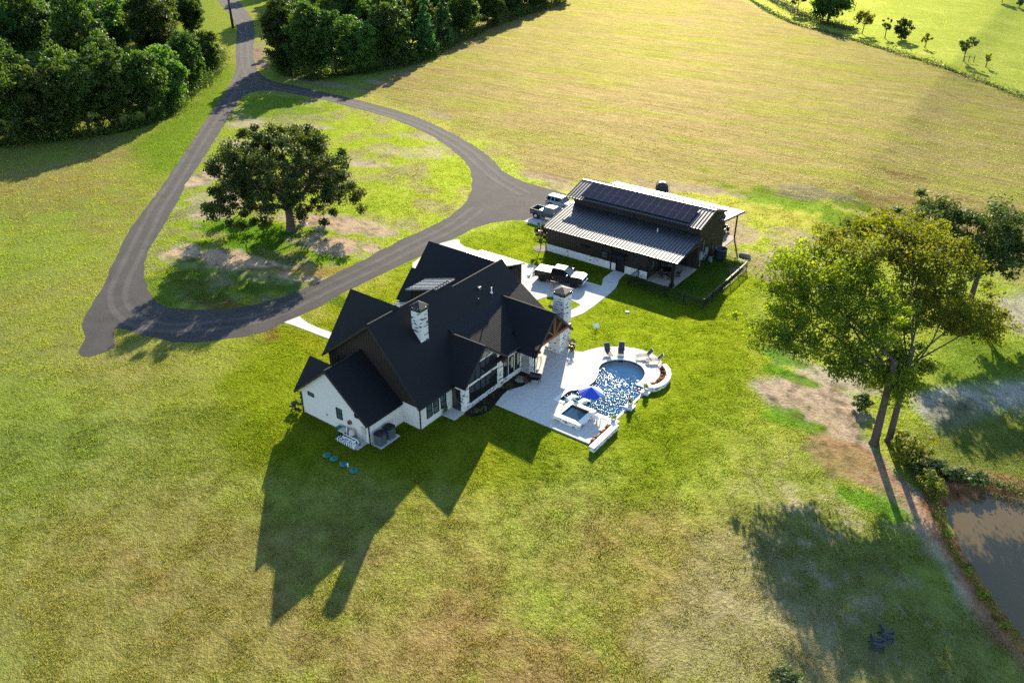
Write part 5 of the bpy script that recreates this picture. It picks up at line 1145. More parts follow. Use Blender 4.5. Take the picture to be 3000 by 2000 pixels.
SUV = dict(rear=-2.2, front=2.2, hw=0.95, hood=1.22, belt=1.22, cab0=-2.05, cab1=0.98, roof0=-1.98, roof1=0.42, roof=1.86, zb=0.5, fx=1.38, rx=-1.32, wr=0.40, body='ice', roofcol='white', long=True, spare=True, darkrim=True)
vehicle('boxy_suv', 'boxy pale off road vehicle with a white roof beside the grey pickup truck', 'car', veh_loc(-20.05, 58.85, R(1), -1.32, -0.98, 0.012), R(1), SUV)
# dirt bike
bx, by = G(1586, 694); bike = thing('dirt_bike', 'red dirt bike parked on the grass at the left corner of the barn', 'motorcycle', (bx, by, 0), R(6), local=True)
for x in (-0.66, 0.66):
    n = 16; mb = MB(); mb.tube([(x + 0.31*math.cos(2*math.pi*j/n), 0, 0.33 + 0.31*math.sin(2*math.pi*j/n)) for j in range(n+1)], 0.05, 6); w = mb.build('wheel', MAT['blackmat'], bike)
    MB().cone((x, -.04, .33), (x, .04, .33), 0.06, 0.06, 8).build('hub', MAT['steel'], w)
mb = MB().loft([[(-.75,-.08,.86),(-.75,.08,.86),(-.75,.08,.92),(-.75,-.08,.92)],[(-.2,-.11,.78),(-.2,.11,.78),(-.2,.11,.88),(-.2,-.11,.88)],[(.25,-.13,.72),(.25,.13,.72),(.25,.12,.98),(.25,-.12,.98)],[(.45,-.07,.8),(.45,.07,.8),(.45,.07,.95),(.45,-.07,.95)]]); mb.box(.5,.95,-.06,.06,.72,.76); mb.build('fairing', MAT['red'], bike)
mb = MB().box(-.2,.25,-.12,.12,.36,.70); mb.bar((-.66,0,.33),(-.1,0,.5),.06,.06); mb.bar((.66,.07,.33),(.42,.07,1.05),.05,.05); mb.bar((.66,-.07,.33),(.42,-.07,1.05),.05,.05); mb.bar((.42,-.38,1.1),(.42,.38,1.1),.04,.04); mb.bar((-.1,0,.4),(-.15,-.3,0),.03,.03); mb.build('frame', MAT['black'], bike)
# utility cart under the lean-to
ux, uy = G(2119, 686); cart = thing('utility_cart', 'dark utility cart with a cargo bed under the barn lean-to', 'utility vehicle', (ux-.4, uy+.3, 0.07), R(95), local=True)
mb = MB().box(-1.3,-.1,-.68,.68,.62,.70); mb.box(-1.3,-1.24,-.68,.68,.7,.98); mb.box(-.16,-.1,-.68,.68,.7,.98); mb.box(-1.24,-.16,.62,.68,.7,.98); mb.box(-1.24,-.16,-.68,-.62,.7,.98); mb.build('cargo_bed', MAT['black'], cart)
mb = MB().box(-1.25,1.3,-.6,.6,.4,.6); mb.loft([[(.55,-.6,.6),(.55,.6,.6),(.55,.55,.98),(.55,-.55,.98)],[(1.35,-.5,.55),(1.35,.5,.55),(1.35,.45,.8),(1.35,-.45,.8)]]); mb.build('body', plain('maroon_paint', (0.05,0.02,0.015), 0.4), cart)
mb = MB(); mb.box(0,.4,-.55,.55,.6,.85); mb.box(-.06,.06,-.55,.55,.85,1.25); mb.build('seat', MAT['blackmat'], cart); mb = MB().tube([(.55,.1,.95),(.42,.1,1.15)],.03); mb.tube([(.42 ,.1+.16*math.cos(k*.524),1.15+.16*math.sin(k*.524)) for k in range(13)],.02); mb.build('steering_wheel', MAT['black'], cart)
for x in (-.85,.9):
    for s in (-1,1): wheel(cart, x, s*.62, .31, .24, MAT['black'])

# ------------------------------------------------------------------ furniture by the pool
Q6 = lambda x, y, z=0.12: G(1640 + x*.13605, 960 + y*.13605, z)
def lounger(label, loc, dirv):
    t = thing('sun_lounger', label, 'sun lounger', loc, math.atan2(dirv[1], dirv[0]), 'sun loungers on the pool deck', local=True)
    hw = 0.31; P = [(-.62, .98), (-.12, .34), (.55, .36), (1.18, .30)]
    mb = MB()
    for s in (-1, 1):
        mb.tube([(x, s*hw, z) for x, z in P], 0.02, 6); mb.tube([(-.18,s*hw,.33),(-.42,s*(hw+.03),.0)],.017); mb.tube([(.98,s*hw,.32),(1.08,s*(hw+.03),.0)],.017)
        mb.tube([(-.42,s*(hw+.02),.02),(-.05,s*(hw+.02),.36),(-.34,s*hw,.62)],.014)
        mb.tube([(-.40,s*(hw+.05),.62),(.05,s*(hw+.05),.58),(.1,s*(hw+.04),.36)],.018)
    mb.tube([(-.62,-hw,.98),(-.62,hw,.98)],.02); mb.tube([(1.18,-hw,.30),(1.18,hw,.30)],.02); mb.build('frame', MAT['lounge_frame'], t)
    def strip(a, b, name):
        mb = MB(); mb.slab([(a[0],-hw+.02,a[1]),(b[0],-hw+.02,b[1]),(b[0],hw-.02,b[1]),(a[0],hw-.02,a[1])], .015); mb.build(name, MAT['lounge_mesh'], t)
    strip((-.12,.345), (-.60,.96), 'backrest'); 
    mb = MB(); mb.slab([(-.12,-hw+.02,.345),(.55,-hw+.02,.365),(.55,hw-.02,.365),(-.12,hw-.02,.345)], .015); mb.slab([(.55,-hw+.02,.365),(1.16,-hw+.02,.305),(1.16,hw-.02,.305),(.55,hw-.02,.365)], .015); mb.build('seat', MAT['lounge_mesh'], t)
for lab, px, dv in (('leftmost sun lounger of the four, turned a little toward the umbrella', (1040, 500), (.72,-.69)), ('second sun lounger from the left, facing straight at the camera', (1325, 480), (.47,-.88)), ('third sun lounger from the left, angled toward the round pool end', (1850, 585), (-.72,-.69)), ('rightmost sun lounger, next to the curved flower bed', (2075, 680), (-.78,-.62))):
    x, y = Q6(*px, 0.47); lounger(lab, (x - dv[0]*.1, y - dv[1]*.1, 0.12), dv)
def ledge_chair(label, loc, ang):
    t = thing('ledge_lounger', label, 'pool lounger', loc, ang, 'white moulded pool loungers', local=True); prof = [(-.75,.88),(-.45,.45),(-.2,.22),(.15,.30),(.5,.36),(.85,.16),(1.0,.05)]
    rings = [[(x,-.32,z),(x,.32,z),(x+.03,.32,z-.07),(x+.03,-.32,z-.07)] for x, z in prof]; MB().loft(rings).build('shell', MAT['white'], t, True)
    mb = MB(); mb.box(-.35,-.2,-.28,.28,-.12,.25); mb.box(.3,.5,-.28,.28,-.12,.3); mb.build('support', MAT['white'], t)
ledge_chair('white moulded lounger in shallow water nearest the house', (10.75, 16.75, 0.0), R(75)); ledge_chair('white moulded lounger in shallow water behind the hot tub', (11.95, 16.85, 0.0), R(70))
c3 = thing('white_chair', 'white upright chair on the deck right of the hot tub', 'chair', (14.75, 15.15, 0.12), R(78), local=True)
MB().box(-.25,.25,-.26,.26,.40,.45).build('seat', MAT['white'], c3); mb = MB(); mb.slab([(-.25,-.26,.44),(-.42,-.26,1.0),(-.42,.26,1.0),(-.25,.26,.44)],.05,(1,0,0)); mb.build('backrest', MAT['white'], c3)
for x in (-.22,.22):
    for y in (-.23,.23): MB().box(x-.03,x+.03,y-.03,y+.03,0,.4).build('leg', MAT['white'], c3)
mb = MB();
for s in (-.29,.29): mb.box(-.3,.28,s-.03,s+.03,.62,.66)
mb.build('armrest', MAT['white'], c3)
um = thing('patio_umbrella', 'royal blue umbrella with its sunlit panels painted pale standing in the shallow pool end', 'umbrella', (13.0, 16.8, -0.12), R(20), local=True)
MB().cone((0,0,0),(0,0,2.5),.025,.022,8).build('pole', MAT['steel'], um)
for k in range(6):
    a0, a1, am = k*math.pi/3, (k+1)*math.pi/3, (k+.5)*math.pi/3; r = 1.28; lo = 1.88
    mb = MB(); p0 = (r*math.cos(a0), r*math.sin(a0), lo); p1 = (r*math.cos(a1), r*math.sin(a1), lo); pm_ = (r*.90*math.cos(am), r*.90*math.sin(am), lo+.10)
    mb.slab([(0,0,2.55), p0, pm_], .012); mb.slab([(0,0,2.55), pm_, p1], .012); mb.build('canopy_panel', MAT['sunlit_blue'] if k in (0, 2) else MAT['blue'], um)
    mb = MB().tube([(0,0,2.45), p0], .012, 4); mb.build('rib', MAT['steel'], um)
for i, (y, lb) in enumerate(((15.85, 'nearest'), (19.05, 'middle'), (22.3, 'farthest'))):
    t = thing('pedestal', f'{lb} square pale pedestal on the infinity edge of the pool', 'pedestal', (16.1, y, 0), 0, 'pedestals along the infinity edge')
    MB().box(15.72,16.48,y-.38,y+.38,-.5,.22).build('block', MAT['pot'], t, bevel=0.02); MB().box(15.66,16.54,y-.44,y+.44,.22,.29).build('cap', MAT['coping'], t, bevel=0.02)
    f = thing('flower_pot', f'pale pot of strappy yellow green leaves on the {lb} pedestal', 'potted plant', (16.1, y, .29), 0, 'pots on the pool pedestals', local=True)
    MB().lathe([(.16,0),(.25,.12),(.29,.36),(.31,.38),(.25,.38),(.23,.30)],(0,0,0),14).build('pot', MAT['pot'], f, True)
    c = ell_centers(10,.22,.22,.22,.55,600+i,.5,-.3); p, d, cr = clusters(c, np.full(10,.12), 14, 600+i); leaves('plant', p, .11, LEAF['lily'], f, 600+i, .2, cr, .28)
    p2 = p[::9] + np.array([0,0,.05]); leaves('flower', p2, .07, LEAF['red'], f, 610+i, .4)
r_ = random.Random(9)
for i, (x, y, lb) in enumerate(((16.2,12.05,'end of the straight planter bed nearest the lawn corner'),(16.22,12.75,'straight planter bed, second from the lawn corner'),(16.2,13.75,'straight planter bed, third from the lawn corner'),(16.2,14.6,'straight planter bed nearest the hot tub'),
        (15.6,27.05,'curved bed nearest the rightmost lounger'),(16.05,26.5,'curved bed, second from the rightmost lounger'),(16.3,25.8,'curved bed, third from the rightmost lounger'),(16.4,25.1,'curved bed, fourth from the rightmost lounger'),(16.3,24.4,'curved bed, fifth from the rightmost lounger'),(16.15,23.7,'curved bed nearest the farthest pedestal'))):
    t = thing('flowering_plant', f'orange red flowers in the {lb}', 'flowers', (x, y, .2), 0, 'flowers in the planter beds', local=True)
    c = ell_centers(9,.28,.28,.16,.18,700+i,.5,-.5); p, d, cr = clusters(c, np.full(9,.12), 18, 700+i); p[:,2] = np.maximum(p[:,2], .02); leaves('leaf', p, .06, LEAF['shrub'], t, 700+i, .5, cr); leaves('flower', p[::3] + np.array([0,0,.07]), .065, LEAF['red'], t, 720+i, .7)
# grill, stool, pots
gr = thing('smoker_grill', 'black barrel smoker grill beside the porch pier', 'grill', (6.25, 17.2, 0.12), R(15), local=True)
mb = MB().cone((-.55,0,.85),(.55,0,.85),.33,.33,16); mb.cone((.1,0,1.1),(.1,0,1.45),.06,.06,8); mb.build('barrel', MAT['black'], gr)
MB().box(-.5,.5,-.62,-.33,.72,.76).build('shelf', MAT['black'], gr)
for x in (-.42,.42):
    for s in (-.25,.25): MB().cone((x,s*1.3,0),(x,s*.7,.65),.03,.03,6).build('leg', MAT['black'], gr)
for i, (x, y) in enumerate(((3.9,19.9),(4.3,20.7))):
    b = thing('bar_stool', ('dark red bar stool on the porch nearest the dining wall','dark red bar stool on the porch behind the other one')[i], 'bar stool', (x, y, .12), R(20), 'bar stools on the porch', local=True)
    MB().box(-.2,.2,-.2,.2,.72,.78).build('seat', MAT['cedar'], b); mb = MB(); mb.slab([(-.2,-.2,.78),(-.25,-.2,1.15),(-.25,.2,1.15),(-.2,.2,.78)],.04,(1,0,0)); mb.build('backrest', MAT['cedar'], b)
    for sx in (-1,1):
        for sy in (-1,1): MB().bar((sx*.22,sy*.22,0),(sx*.15,sy*.15,.72),.04,.04).build('leg', MAT['cedar'], b)
def potted(label, loc, s, seed, mat, pot='terracotta'):
    f = thing('potted_plant', label, 'potted plant', loc, 0, None, local=True); MB().lathe([(.14*s,0),(.22*s,.15*s),(.24*s,.4*s),(.26*s,.42*s),(.20*s,.42*s),(.18*s,.34*s)],(0,0,0),14).build('pot', MAT[pot], f, True)
    c = ell_centers(12,.28*s,.28*s,.28*s,.68*s,seed,.5,-.4); p, d, cr = clusters(c, np.full(12,.15*s), 22, seed); leaves('plant', p, .06, LEAF[mat], f, seed, .4, cr)
potted('yellowish leafy plant in a dark pot at the foot of the tall chimney', (5.7,24.9,.12), 1.5, 801, 'shrub'); potted('small potted plant on the back step by the three windows', (2.45,7.6,.09), 1.0, 802, 'shrub', 'meter'); potted('potted plant in the mulch beside the smoker grill', (5.45,16.6,.06), .9, 803, 'plum')
for i, (x, y, h, w, lb) in enumerate(((5.05,10.0,.7,.9,'lowest leafy shrub at the lawn end of the dark mulch bed'),(4.55,9.6,.6,.8,'low shrub beside the great room corner in the mulch bed'),(4.5,11.2,.6,.7,'small shrub under the great room window'),(4.3,12.6,.5,.6,'tiny shrub in the middle of the mulch bed'),(4.55,14.7,.8,1.1,'grassy olive shrub in the mulch bed at the patio bulge'))):
    shrub(lb, (x,y,.05), h, w, 820+i, 'shrub', .07, 12, 45, group='shrubs in the mulch bed')
shrub('brownish drooping shrub at the front corner of the low wing', (-9.6,-.3,0), 1.2, 1.0, 830, 'shrub', .09, 16, 50, group=None); shrub('green climbing shrub by the downspout of the low wing', (-9.4,.6,0), 2.1, .9, 831, 'shrub', .09, 14, 50, group=None)
def boulder(label, loc, a, b, h, seed, mat='rock', name='boulder'):
    r = np.random.default_rng(seed); bm = bmesh.new(); bmesh.ops.create_icosphere(bm, subdivisions=3, radius=1)
    for v in bm.verts:
        k = 1 + 0.16*math.sin(3*v.co.x+seed) + 0.12*math.sin(4*v.co.y+2*seed) + 0.08*math.sin(5*v.co.z+seed); v.co = Vector((v.co.x*a*k, v.co.y*b*k, max(-.2, v.co.z)*h*k))
    me = bpy.data.meshes.new(name); bm.to_mesh(me); bm.free(); me.materials.append(MAT[mat]); me.polygons.foreach_set('use_smooth', [True]*len(me.polygons)); o = link(bpy.data.objects.new(name, me)); o.location = loc; return props(o, label, 'rock' if name == 'boulder' else 'cover')
boulder('flat grey boulder in the dark mulch bed by the porch', (4.75,16.9,.06), .75, .5, .18, 3)
boulder('rounded grey green boulder on the grass right of the barn fence', (10.9,59.6,0), .75, .6, .6, 5)
boulder('pale rock at the foot of the bare sapling', (*G(1614, 897), 0), .38, .3, .2, 7)
# ------------------------------------------------------------------ by the gable end of the house
pad = MB().box(-3.15,-.28,-1.32,-.04,-.1,.06); props(pad.build('equipment_slab', MAT['drive']), kind='structure')
pad = MB().box(.03,1.32,.05,2.55,-.1,.06); props(pad.build('condenser_slab', MAT['drive']), kind='structure')
for i, (x, y, lb) in enumerate(((.72,.62,'grey air conditioner nearest the corner downspout'),(.68,1.85,'grey air conditioner nearer the patio'))):
    t = thing('air_conditioner', lb, 'air conditioner', (x,y,.06), 0, 'air conditioners beside the low wing', local=True); e = .44
    ring = lambda h, k=1.0, c=.12: [(-e*k,-e*k+c,h),(-e*k+c,-e*k,h),(e*k-c,-e*k,h),(e*k,-e*k+c,h),(e*k,e*k-c,h),(e*k-c,e*k,h),(-e*k+c,e*k,h),(-e*k,e*k-c,h)]
    mb = MB().loft([ring(0.02), ring(1.12)])
    for k in range(12):
        z = .1 + k*.085; mb.loft([ring(z,1.02), ring(z+.03,1.02)])
    mb.build('casing', MAT['acgrey'], t); mb = MB().loft([ring(1.12,1.05), ring(1.20,1.05), ring(1.27,.8)]); lid = mb.build('top_lid', MAT['black'], t)
    mb = MB(); [mb.tube([(q*math.cos(k*.449), q*math.sin(k*.449), 1.28) for k in range(15)], .008, 4) for q in (.12,.2,.28)]; mb.build('fan_guard', MAT['black'], lid)
ht = thing('pool_heater', 'beige boxy pool heater with dark louvred sides on the equipment slab', 'pool heater', (-2.72,-.62,.06), 0)
MB().box(-3.05,-2.4,-.92,-.35,.06,.72).build('casing', MAT['black'], ht); MB().box(-3.08,-2.37,-.95,-.32,.72,.86).build('top_cover', MAT['beige'], ht, bevel=.03); MB().box(-2.42,-2.36,-.95,-.88,.06,.72).build('corner_post', MAT['beige'], ht)
ft = thing('filter_tank', 'tall beige pool filter tank against the gable wall', 'filter tank', (-1.85,-.42,.06), 0, local=True)
MB().lathe([(.27,0),(.29,.1),(.29,.42),(.31,.43),(.31,.47),(.29,.48),(.28,.85),(.2,1.02),(.08,1.08),(.03,1.1)],(0,0,0),18).build('tank', MAT['beige'], ft, True); MB().lathe([(.302,.41),(.322,.42),(.322,.48),(.302,.49)],(0,0,0),18).build('clamp_band', MAT['black'], ft); MB().cone((0,0,1.08),(0,0,1.22),.05,.05,8).build('gauge', MAT['acgrey'], ft)
pm2 = thing('pipe_manifold', 'tangle of white pool pipes and valves in front of the filter tank', 'pool pipes', (-1.7,-1.05,.06), 0)
rr2 = random.Random(4); mb = MB()
for k in range(10):
    x = -2.75 + k*.235; h = .30 + .25*rr2.random()
    mb.tube([(x,-1.42,.0),(x,-1.40,h),(x+.03,-1.22,h+.06),(x+.05,-.98,h)], .04, 7)
for k, (x0_, x1_, y_, z_) in enumerate(((-2.75,-1.0,-.98,.42),(-2.5,-.7,-.82,.62),(-2.2,-.75,-1.1,.58))): mb.tube([(x0_,y_,z_-.2),(x0_,y_,z_),(x1_,y_,z_),(x1_,y_,.08)], .045, 7)
mb.tube([(-.75,-1.38,.0),(-.75,-1.36,.75),(-.62,-1.0,.78),(-.6,-.8,.3)], .045, 7); mb.tube([(-2.3,-.62,.15),(-2.3,-.6,1.25)], .045, 7); mb.build('pipe', MAT['pvc'], pm2)
mb = MB()
for k in range(5): x = -2.6 + k*.42; mb.box(x-.06,x+.06,-1.06,-.93,.36,.50)
mb.build('valve', MAT['black'], pm2)
for i, (x, lb) in enumerate(((-.95,'black pool pump at the right end of the white pipes'),(-2.75,'dark blue pool pump at the left end of the white pipes'))):
    t = thing('pool_pump', lb, 'pump', (x,-.75 if i == 0 else -1.12,.06), 0, None, local=True); MB().cone((-.05,0,.16),(.35,0,.16),.13,.13,12).build('motor', MAT['black'] if i == 0 else MAT['navy'], t); MB().cone((-.2,0,0),(-.2,0,.34),.14,.12,12).build('strainer_pot', MAT['black'], t)
ep = thing('electric_panel', 'pale grey electric panel box on the gable wall by the corner', 'electric box', (-.62,-.12,1.0), 0)
MB().box(-.85,-.40,-.16,0.0,.95,1.65).build('box', MAT['beige'], ep, bevel=.01); mb = MB().tube([(-.75,-.1,.95),(-.78,-.12,.4),(-.6,-.15,.15),(-.45,-.12,.4),(-.48,-.1,.95)],.02); mb.build('cable', MAT['acgrey'], ep)
hr = thing('hose_reel', 'dark round hose reel hung on the gable wall above the filter tank', 'hose reel', (-2.35,-.12,1.5), 0)
MB().cone((-2.35,-.22,1.5),(-2.35,-.02,1.5),.22,.22,16).build('drum', MAT['cedar'], hr); MB().cone((-2.35,-.25,1.5),(-2.35,-.22,1.5),.1,.1,10).build('hub', MAT['black'], hr)
gb = thing('control_box', 'small dark green box behind the pool heater', 'utility box', (-3.4,-.45,0), 0); MB().box(-3.65,-3.2,-.65,-.25,0,.7).build('casing', plain('dark_green_paint',(0.02,0.06,0.05),.5), gb, bevel=.02); MB().box(-3.68,-3.17,-.68,-.22,.7,.76).build('cover', MAT['green_lid'], gb)
for i, (x, y, lb) in enumerate(((-2.03,-3.40,'leftmost of the four round green septic lids in the lawn'),(-1.16,-3.36,'second round green septic lid from the left'),(.08,-3.38,'third round green septic lid, just left of the white stub'),(1.40,-3.46,'rightmost round green septic lid in the lawn'))):
    t = thing('septic_lid', lb, 'lid', (x,y,hz(x,y)), 0, 'green septic lids in the lawn', local=True); MB().lathe([(.40,0),(.40,.07),(.36,.11),(.1,.14),(.02,.14)],(0,0,0),20).build('cover', MAT['green_lid'], t, True); MB().box(-.06,.06,-.02,.02,.13,.17).build('handle', MAT['black'], t)
single(MB().lathe([(.05,0),(.05,.25),(.075,.26),(.075,.33),(.02,.34)],(.60,-3.38,hz(.6,-3.38)),10), 'cleanout_pipe', MAT['pvc'], 'small white cleanout pipe stub beside the septic lids', 'pipe', (.60,-3.38,0))
# ------------------------------------------------------------------ lawn and barn yard things
ds = thing('satellite_dish', 'white flat satellite dish on a short post in the lawn', 'satellite dish', (5.57,30.1,0), R(40), local=True)
MB().cone((0,0,0),(0,0,.75),.035,.03,8).build('post', MAT['steel'], ds); mb = MB().slab([(-.32,-.22,.70),(.32,-.22,.70),(.32,.22,.95),(-.32,.22,.95)],.04); mb.build('dish_panel', MAT['white'], ds)
mb = MB(); [mb.bar((0,0,.3),(.35*math.cos(a),.35*math.sin(a),0),.025,.025) for a in (0,2.1,4.2)]; mb.build('tripod_leg', MAT['black'], ds)
single(MB().lathe([(.28,0),(.28,.05),(.2,.09),(.02,.1)],(*G(1838,914),0),16), 'valve_cover', MAT['acgrey'], 'round pale grey cover in the shaded lawn below the barn walk', 'lid', (*G(1838,914),0))
sw = thing('disc_swing', 'pale grey disc swing hanging low beside the oak trunk', 'swing', (*G(892,676),0), 0, local=True)
MB().lathe([(.55,1.0),(.55,1.05),(.48,1.07),(.02,1.07)],(0,0,0),18).build('disc', MAT['acgrey'], sw); mb = MB(); [mb.tube([(.4*math.cos(a),.4*math.sin(a),1.05),(.0,.0,3.0),(-.6,.0,5.6)],.012,4) for a in (0,2.1,4.2)]; mb.build('rope', MAT['tan'], sw)
wt = thing('water_barrel', 'tall dark teal open water barrel behind the barn corner', 'barrel', (8.5,56.9,0), 0, local=True)
MB().lathe([(.72,0),(.78,.3),(.80,.8),(.78,1.35),(.84,1.42),(.84,1.5),(.70,1.5),(.68,1.2),(.02,1.15)],(0,0,0),22).build('drum', MAT['navy'], wt, True); MB().lathe([(.79,.68),(.83,.7),(.83,.78),(.79,.8)],(0,0,0),22).build('hoop', MAT['black'], wt)
for i, (x, y, s) in enumerate(((7.7,55.6,.55),(8.0,55.1,.4))):
    single(MB().box(x-s*.4,x+s*.4,y-s*.3,y+s*.3,0,s), 'utility_box', MAT['meter'], ('small pale box on the ground beside the water barrel','smaller pale box in front of the water barrel')[i], 'utility box', (x,y,0), bevel=.03)
tk = thing('storage_tank', 'dark grey round shouldered tank on the meadow behind the barn', 'tank', (-9.85,75.6,0), R(30), local=True)
MB().loft([[(-.95,-.85,0),(.95,-.85,0),(.95,.85,0),(-.95,.85,0)],[(-1,-.9,.4),(1,-.9,.4),(1,.9,.4),(-1,.9,.4)],[(-.9,-.8,1.25),(.9,-.8,1.25),(.9,.8,1.25),(-.9,.8,1.25)],[(-.5,-.45,1.6),(.5,-.45,1.6),(.5,.45,1.6),(-.5,.45,1.6)]]).build('body', plain('dark_tank_plastic',(.03,.034,.034),.6), tk, bevel=.12); MB().box(-.3,.3,-.25,.25,1.59,1.66).build('hatch', MAT['acgrey'], tk)
tb = thing('patio_table', 'round dark patio table under the barn porch roof', 'table', (5.3,48.3,.07), 0, local=True)
MB().lathe([(.78,.70),(.8,.72),(.8,.75),(.02,.76)],(0,0,0),22).build('tabletop', MAT['black'], tb); MB().lathe([(.4,0),(.38,.05),(.06,.08),(.06,.7)],(0,0,0),14).build('pedestal', MAT['black'], tb)
CH = (('nearest the barn front wall corner',(5.0,46.95),90),('nearest the porch post',(6.0,47.15),115),('deep in the porch shade by the barn wall',(4.35,48.9),-20),('on the yard side of the round table',(6.5,48.6),180))
c0 = None
for lb, (x, y), a in CH:
    if c0 is None:
        c0 = thing('swivel_chair', f'dark swivel patio chair {lb}', 'patio chair', (x,y,.07), R(a), 'swivel chairs under the barn porch', local=True)
        mb = MB(); mb.tube([(.3*math.cos(k*.393),.3*math.sin(k*.393),.03) for k in range(17)],.025,5); mb.cone((0,0,.03),(0,0,.4),.035,.035,6); mb.bar((-.3,0,.03),(.3,0,.03),.03,.03); mb.build('ring_base', MAT['black'], c0)
        MB().box(-.28,.28,-.28,.28,.40,.50).build('seat', MAT['blackmat'], c0, bevel=.04); mb = MB(); mb.slab([(-.28,-.28,.48),(-.42,-.26,1.02),(-.42,.26,1.02),(-.28,.28,.48)],.06,(1,0,0)); mb.build('backrest', MAT['blackmat'], c0)
        for s in (-.3,.3): MB().tube([(-.32,s,.66),(.2,s,.64),(.22,s,.45)],.025).build('armrest', MAT['black'], c0)
    else: dup(c0, (x,y,.07), R(a), f'dark swivel patio chair {lb}')
# adirondack chairs by the pond
ad = None
def adirondack(label, loc, ang):
    t = thing('garden_chair', label, 'garden chair', loc, ang, 'navy slatted garden chairs', local=True)
    for s in (-.28,.28):
        MB().bar((.45,s,0),(.42,s,.56),.05,.12,(0,1,0)).build('leg', MAT['navy'], t); MB().bar((.45,s,.36),(-.55,s,.06),.05,.12).build('leg', MAT['navy'], t)
        MB().box(-.38,.52,s-.07 if s < 0 else s-.05,s+.05 if s < 0 else s+.07,.56,.60).build('armrest', MAT['navy'], t)
    mb = MB()
    for k in range(6): x = .45-k*.115; z = .38-k*.03; mb.box(x-.05,x+.05,-.27,.27,z,z+.025)
    mb.build('seat', MAT['navy'], t); mb = MB()
    for k in range(5): y = -.22+k*.11; h = 1.0 - .05*abs(k-2)**1.5; mb.bar((-.18,y,.22),(-.18-.42*h,y,.22+.85*h),.10,.025,(0,1,0))
    mb.bar((-.32,-.27,.56),(-.32,.27,.56),.05,.04); mb.build('backrest', MAT['navy'], t)
    return t
adir = (Vector((RT[0], RT[1], 0)).normalized()*1.0 - Vector((FW[0], FW[1], 0)).normalized()*0.30)
aa = math.atan2(adir.y, adir.x)
adirondack('navy slatted garden chair nearer the bottom edge, by the pond shade', g3(2566,1893), aa); adirondack('navy slatted garden chair just behind and right of its twin', g3(2594,1867), aa - .12)
# young trees
yt = broadleaf('young_tree', 'slender young green tree at the left corner of the barn', (*G(1584, 729), 0), 4.0, 2.0, 901, 'shrub', None, .3, 16, 45, .13, .05)
single(MB().prism(arc(G(1584,729),1.05,0,350,24),-.05,.05), 'mulch_ring', MAT['rock'], 'stony ring round the slender young tree', 'tree ring', (*G(1584,729),0))
sp_ = thing('bare_sapling', 'nearly bare reddish sapling staked in the small lawn island by the chimney', 'tree', (*G(1621, 897), 0), 0, local=True)
mb = MB().tube([(0,0,0),(.03,0,1.4),(0,.05,2.9)],[.045,.035,.012],6); rs_ = random.Random(3); tips = []
for k in range(16):
    z = 1.2 + k*.1; a = rs_.uniform(0,6.28); q = rs_.uniform(.35,.75); e = (q*math.cos(a), q*math.sin(a), z+rs_.uniform(.5,.9)); tips.append(e); mb.tube([(0,0,z),e],[.015,.006],4)
mb.build('trunk', plain('reddish_bark',(.16,.08,.06),.8), sp_); p = np.repeat(np.array(tips),7,0); p = p + np.random.default_rng(2).normal(size=p.shape)*.14; leaves('crown', p, .05, LEAF['plum'], sp_, 3, .3)
mb = MB(); [mb.tube([(0,0,1.5),(1.0*math.cos(a),1.0*math.sin(a),0)],.010,4) for a in (.4,2.5,4.6)]; mb.build('guy_wire', MAT['black'], sp_)
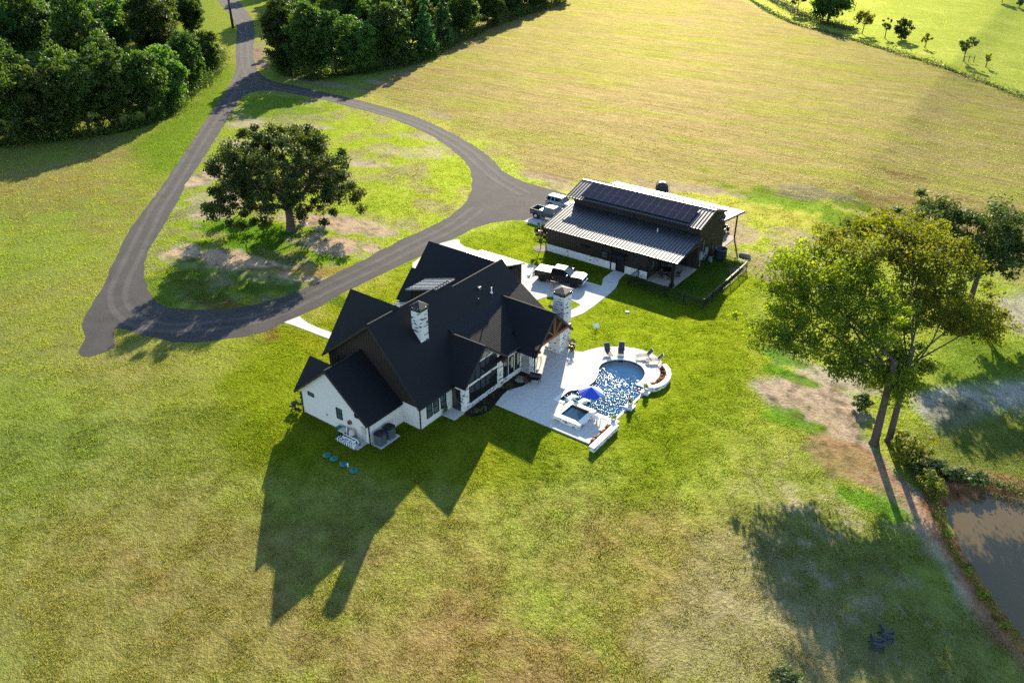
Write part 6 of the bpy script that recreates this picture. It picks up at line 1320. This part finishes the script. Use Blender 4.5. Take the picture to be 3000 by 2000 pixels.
# ------------------------------------------------------------------ grass blades: nobody could count them
def grass():
    rad, A, col, bare, hay = GRID; r = np.random.default_rng(77); n = 2000000
    rr = 34 + (215-34)*r.uniform(0, 1, n)**1.0; aa = A.min()*0 + math.atan2(FW[1], FW[0]) + R(1)*r.uniform(-45.5, 41, n)
    X = CAM[0] + rr*np.cos(aa); Y = CAM[1] + rr*np.sin(aa)
    ri = np.clip(np.searchsorted(rad, rr), 0, len(rad)-1); ai = np.clip(np.searchsorted(A, aa), 0, len(A)-1)
    c = col[ri, ai]; b = bare[ri, ai]; h = hay[ri, ai]
    clump = fbm(X, Y, 0.9, 3, 90)*0.65 + fbm(X, Y, 3.0, 2, 95)*0.35
    keep = (r.uniform(0, 1, n) < np.clip((clump-0.30)*3.2, 0.08, 1)) & (r.uniform(0, 1, n) > b*1.3) & (r.uniform(0, 1, n) < np.clip((205-rr)/95, 0, 1)*(1-0.45*h))
    solid = [OUTER, PAD_HOUSE, PATIO_AREA, [(-12.2,45.3),(7.6,45.3),(7.6,65.2),(-12.2,65.2)], [(-20.3,51.9),(-11.5,51.9),(-11.5,61.2),(-19.6,61.2)], DRIVE, WALK, POND]
    X, Y, rr, c, h, clump = (q[keep] for q in (X, Y, rr, c, h, clump)); out = np.ones(len(X), bool)
    for i, P in enumerate(solid):
        bx = np.array(P); lo = bx.min(0)-1; hi = bx.max(0)+1; s = (X > lo[0]) & (X < hi[0]) & (Y > lo[1]) & (Y < hi[1]) & out
        k = np.where(s)[0]; d = sdist(X[k], Y[k], P)
        ok = d > 0.06
        if i == 0: ok |= sdist(X[k], Y[k], ISLAND) < -0.06
        out[k] = ok
    X, Y, rr, c, h, clump = (q[out] for q in (X, Y, rr, c, h, clump)); n = len(X)
    Z = height(X, Y); g = r.uniform(0.7, 1.3, n)*(0.065 + 0.10*np.clip(clump-0.35, 0, 0.4)/0.4)*(1 + 0.3*h)*(0.75 + rr/300)
    w = (0.016 + 0.00018*rr)*r.uniform(0.7, 1.4, n); th = r.uniform(0, 2*np.pi, n); ln = r.normal(size=(n, 2))*0.55
    P0 = np.stack([X, Y, Z-0.01], 1); t = np.stack([np.cos(th), np.sin(th), 0*th], 1)*w[:, None]; tip = np.stack([ln[:, 0]*g, ln[:, 1]*g, g], 1)
    V = np.stack([P0-t, P0+t, P0+tip], 1).reshape(-1, 3)
    me = bpy.data.meshes.new('lawn_grass'); me.vertices.add(3*n); me.vertices.foreach_set('co', V.ravel()); me.loops.add(3*n); me.loops.foreach_set('vertex_index', np.arange(3*n))
    me.polygons.add(n); me.polygons.foreach_set('loop_start', np.arange(n)*3); me.update(calc_edges=True)
    cc = np.ones((n, 4)); cc[:, :3] = np.clip(c*r.uniform(0.82, 1.18, (n, 1)), 0, 1); at = me.attributes.new('gcol', 'FLOAT_COLOR', 'FACE'); at.data.foreach_set('color', cc.ravel())
    m = N('grass_blades'); gc = m.n('ShaderNodeAttribute', attribute_name='gcol').outputs['Color']
    df = m.n('ShaderNodeBsdfDiffuse'); tr = m.n('ShaderNodeBsdfTranslucent'); mx = m.n('ShaderNodeMixShader'); mx.inputs[0].default_value = 0.62
    m.l(m.mix(gc, (0.5, 0.58, 0.6), 1.0, 'MULTIPLY'), df.inputs['Color']); m.l(m.mix(gc, (1.45, 1.6, 1.0), 1.0, 'MULTIPLY'), tr.inputs['Color'])
    m.l(df.outputs[0], mx.inputs[1]); m.l(tr.outputs[0], mx.inputs[2]); m.l(mx.outputs[0], m.out.inputs['Surface'])
    me.materials.append(m.mat); o = link(bpy.data.objects.new('lawn_grass', me)); props(o, kind='stuff')
PAD_HOUSE = [(-8.9,-.05),(0,-.05),(0,.05),(1.35,.05),(1.35,2.6),(.1,2.6),(.1,4.35),(2.2,4.35),(2.2,7.35),(3.8,7.35),(3.8,8.7),(4.4,8.7),(5.4,9.9),(5.3,11.8),(5,30),(-8,34.7),(-14,34.7),(-14,19.5),(-9.6,19.5)]
PATIO_AREA = [(5.2,11.72),(16.4,11.72),(16.4,10.95),(17.0,10.95),(17.0,15.4),(16.5,23.0),(17.2,24.2),(17.1,25.6),(16.4,27.2),(15.0,28.0),(14.58,28.6),(13.8,29.2),(12.6,29.55),(11.28,29.47),(9.9,29.0),(8.7,28.15),(7.7,27.27),(7.14,26.2),(6.75,25.3),(6.18,24.98),(5.3,24.98),(4.9,25.7),(2,25.7),(2,12)]
grass()
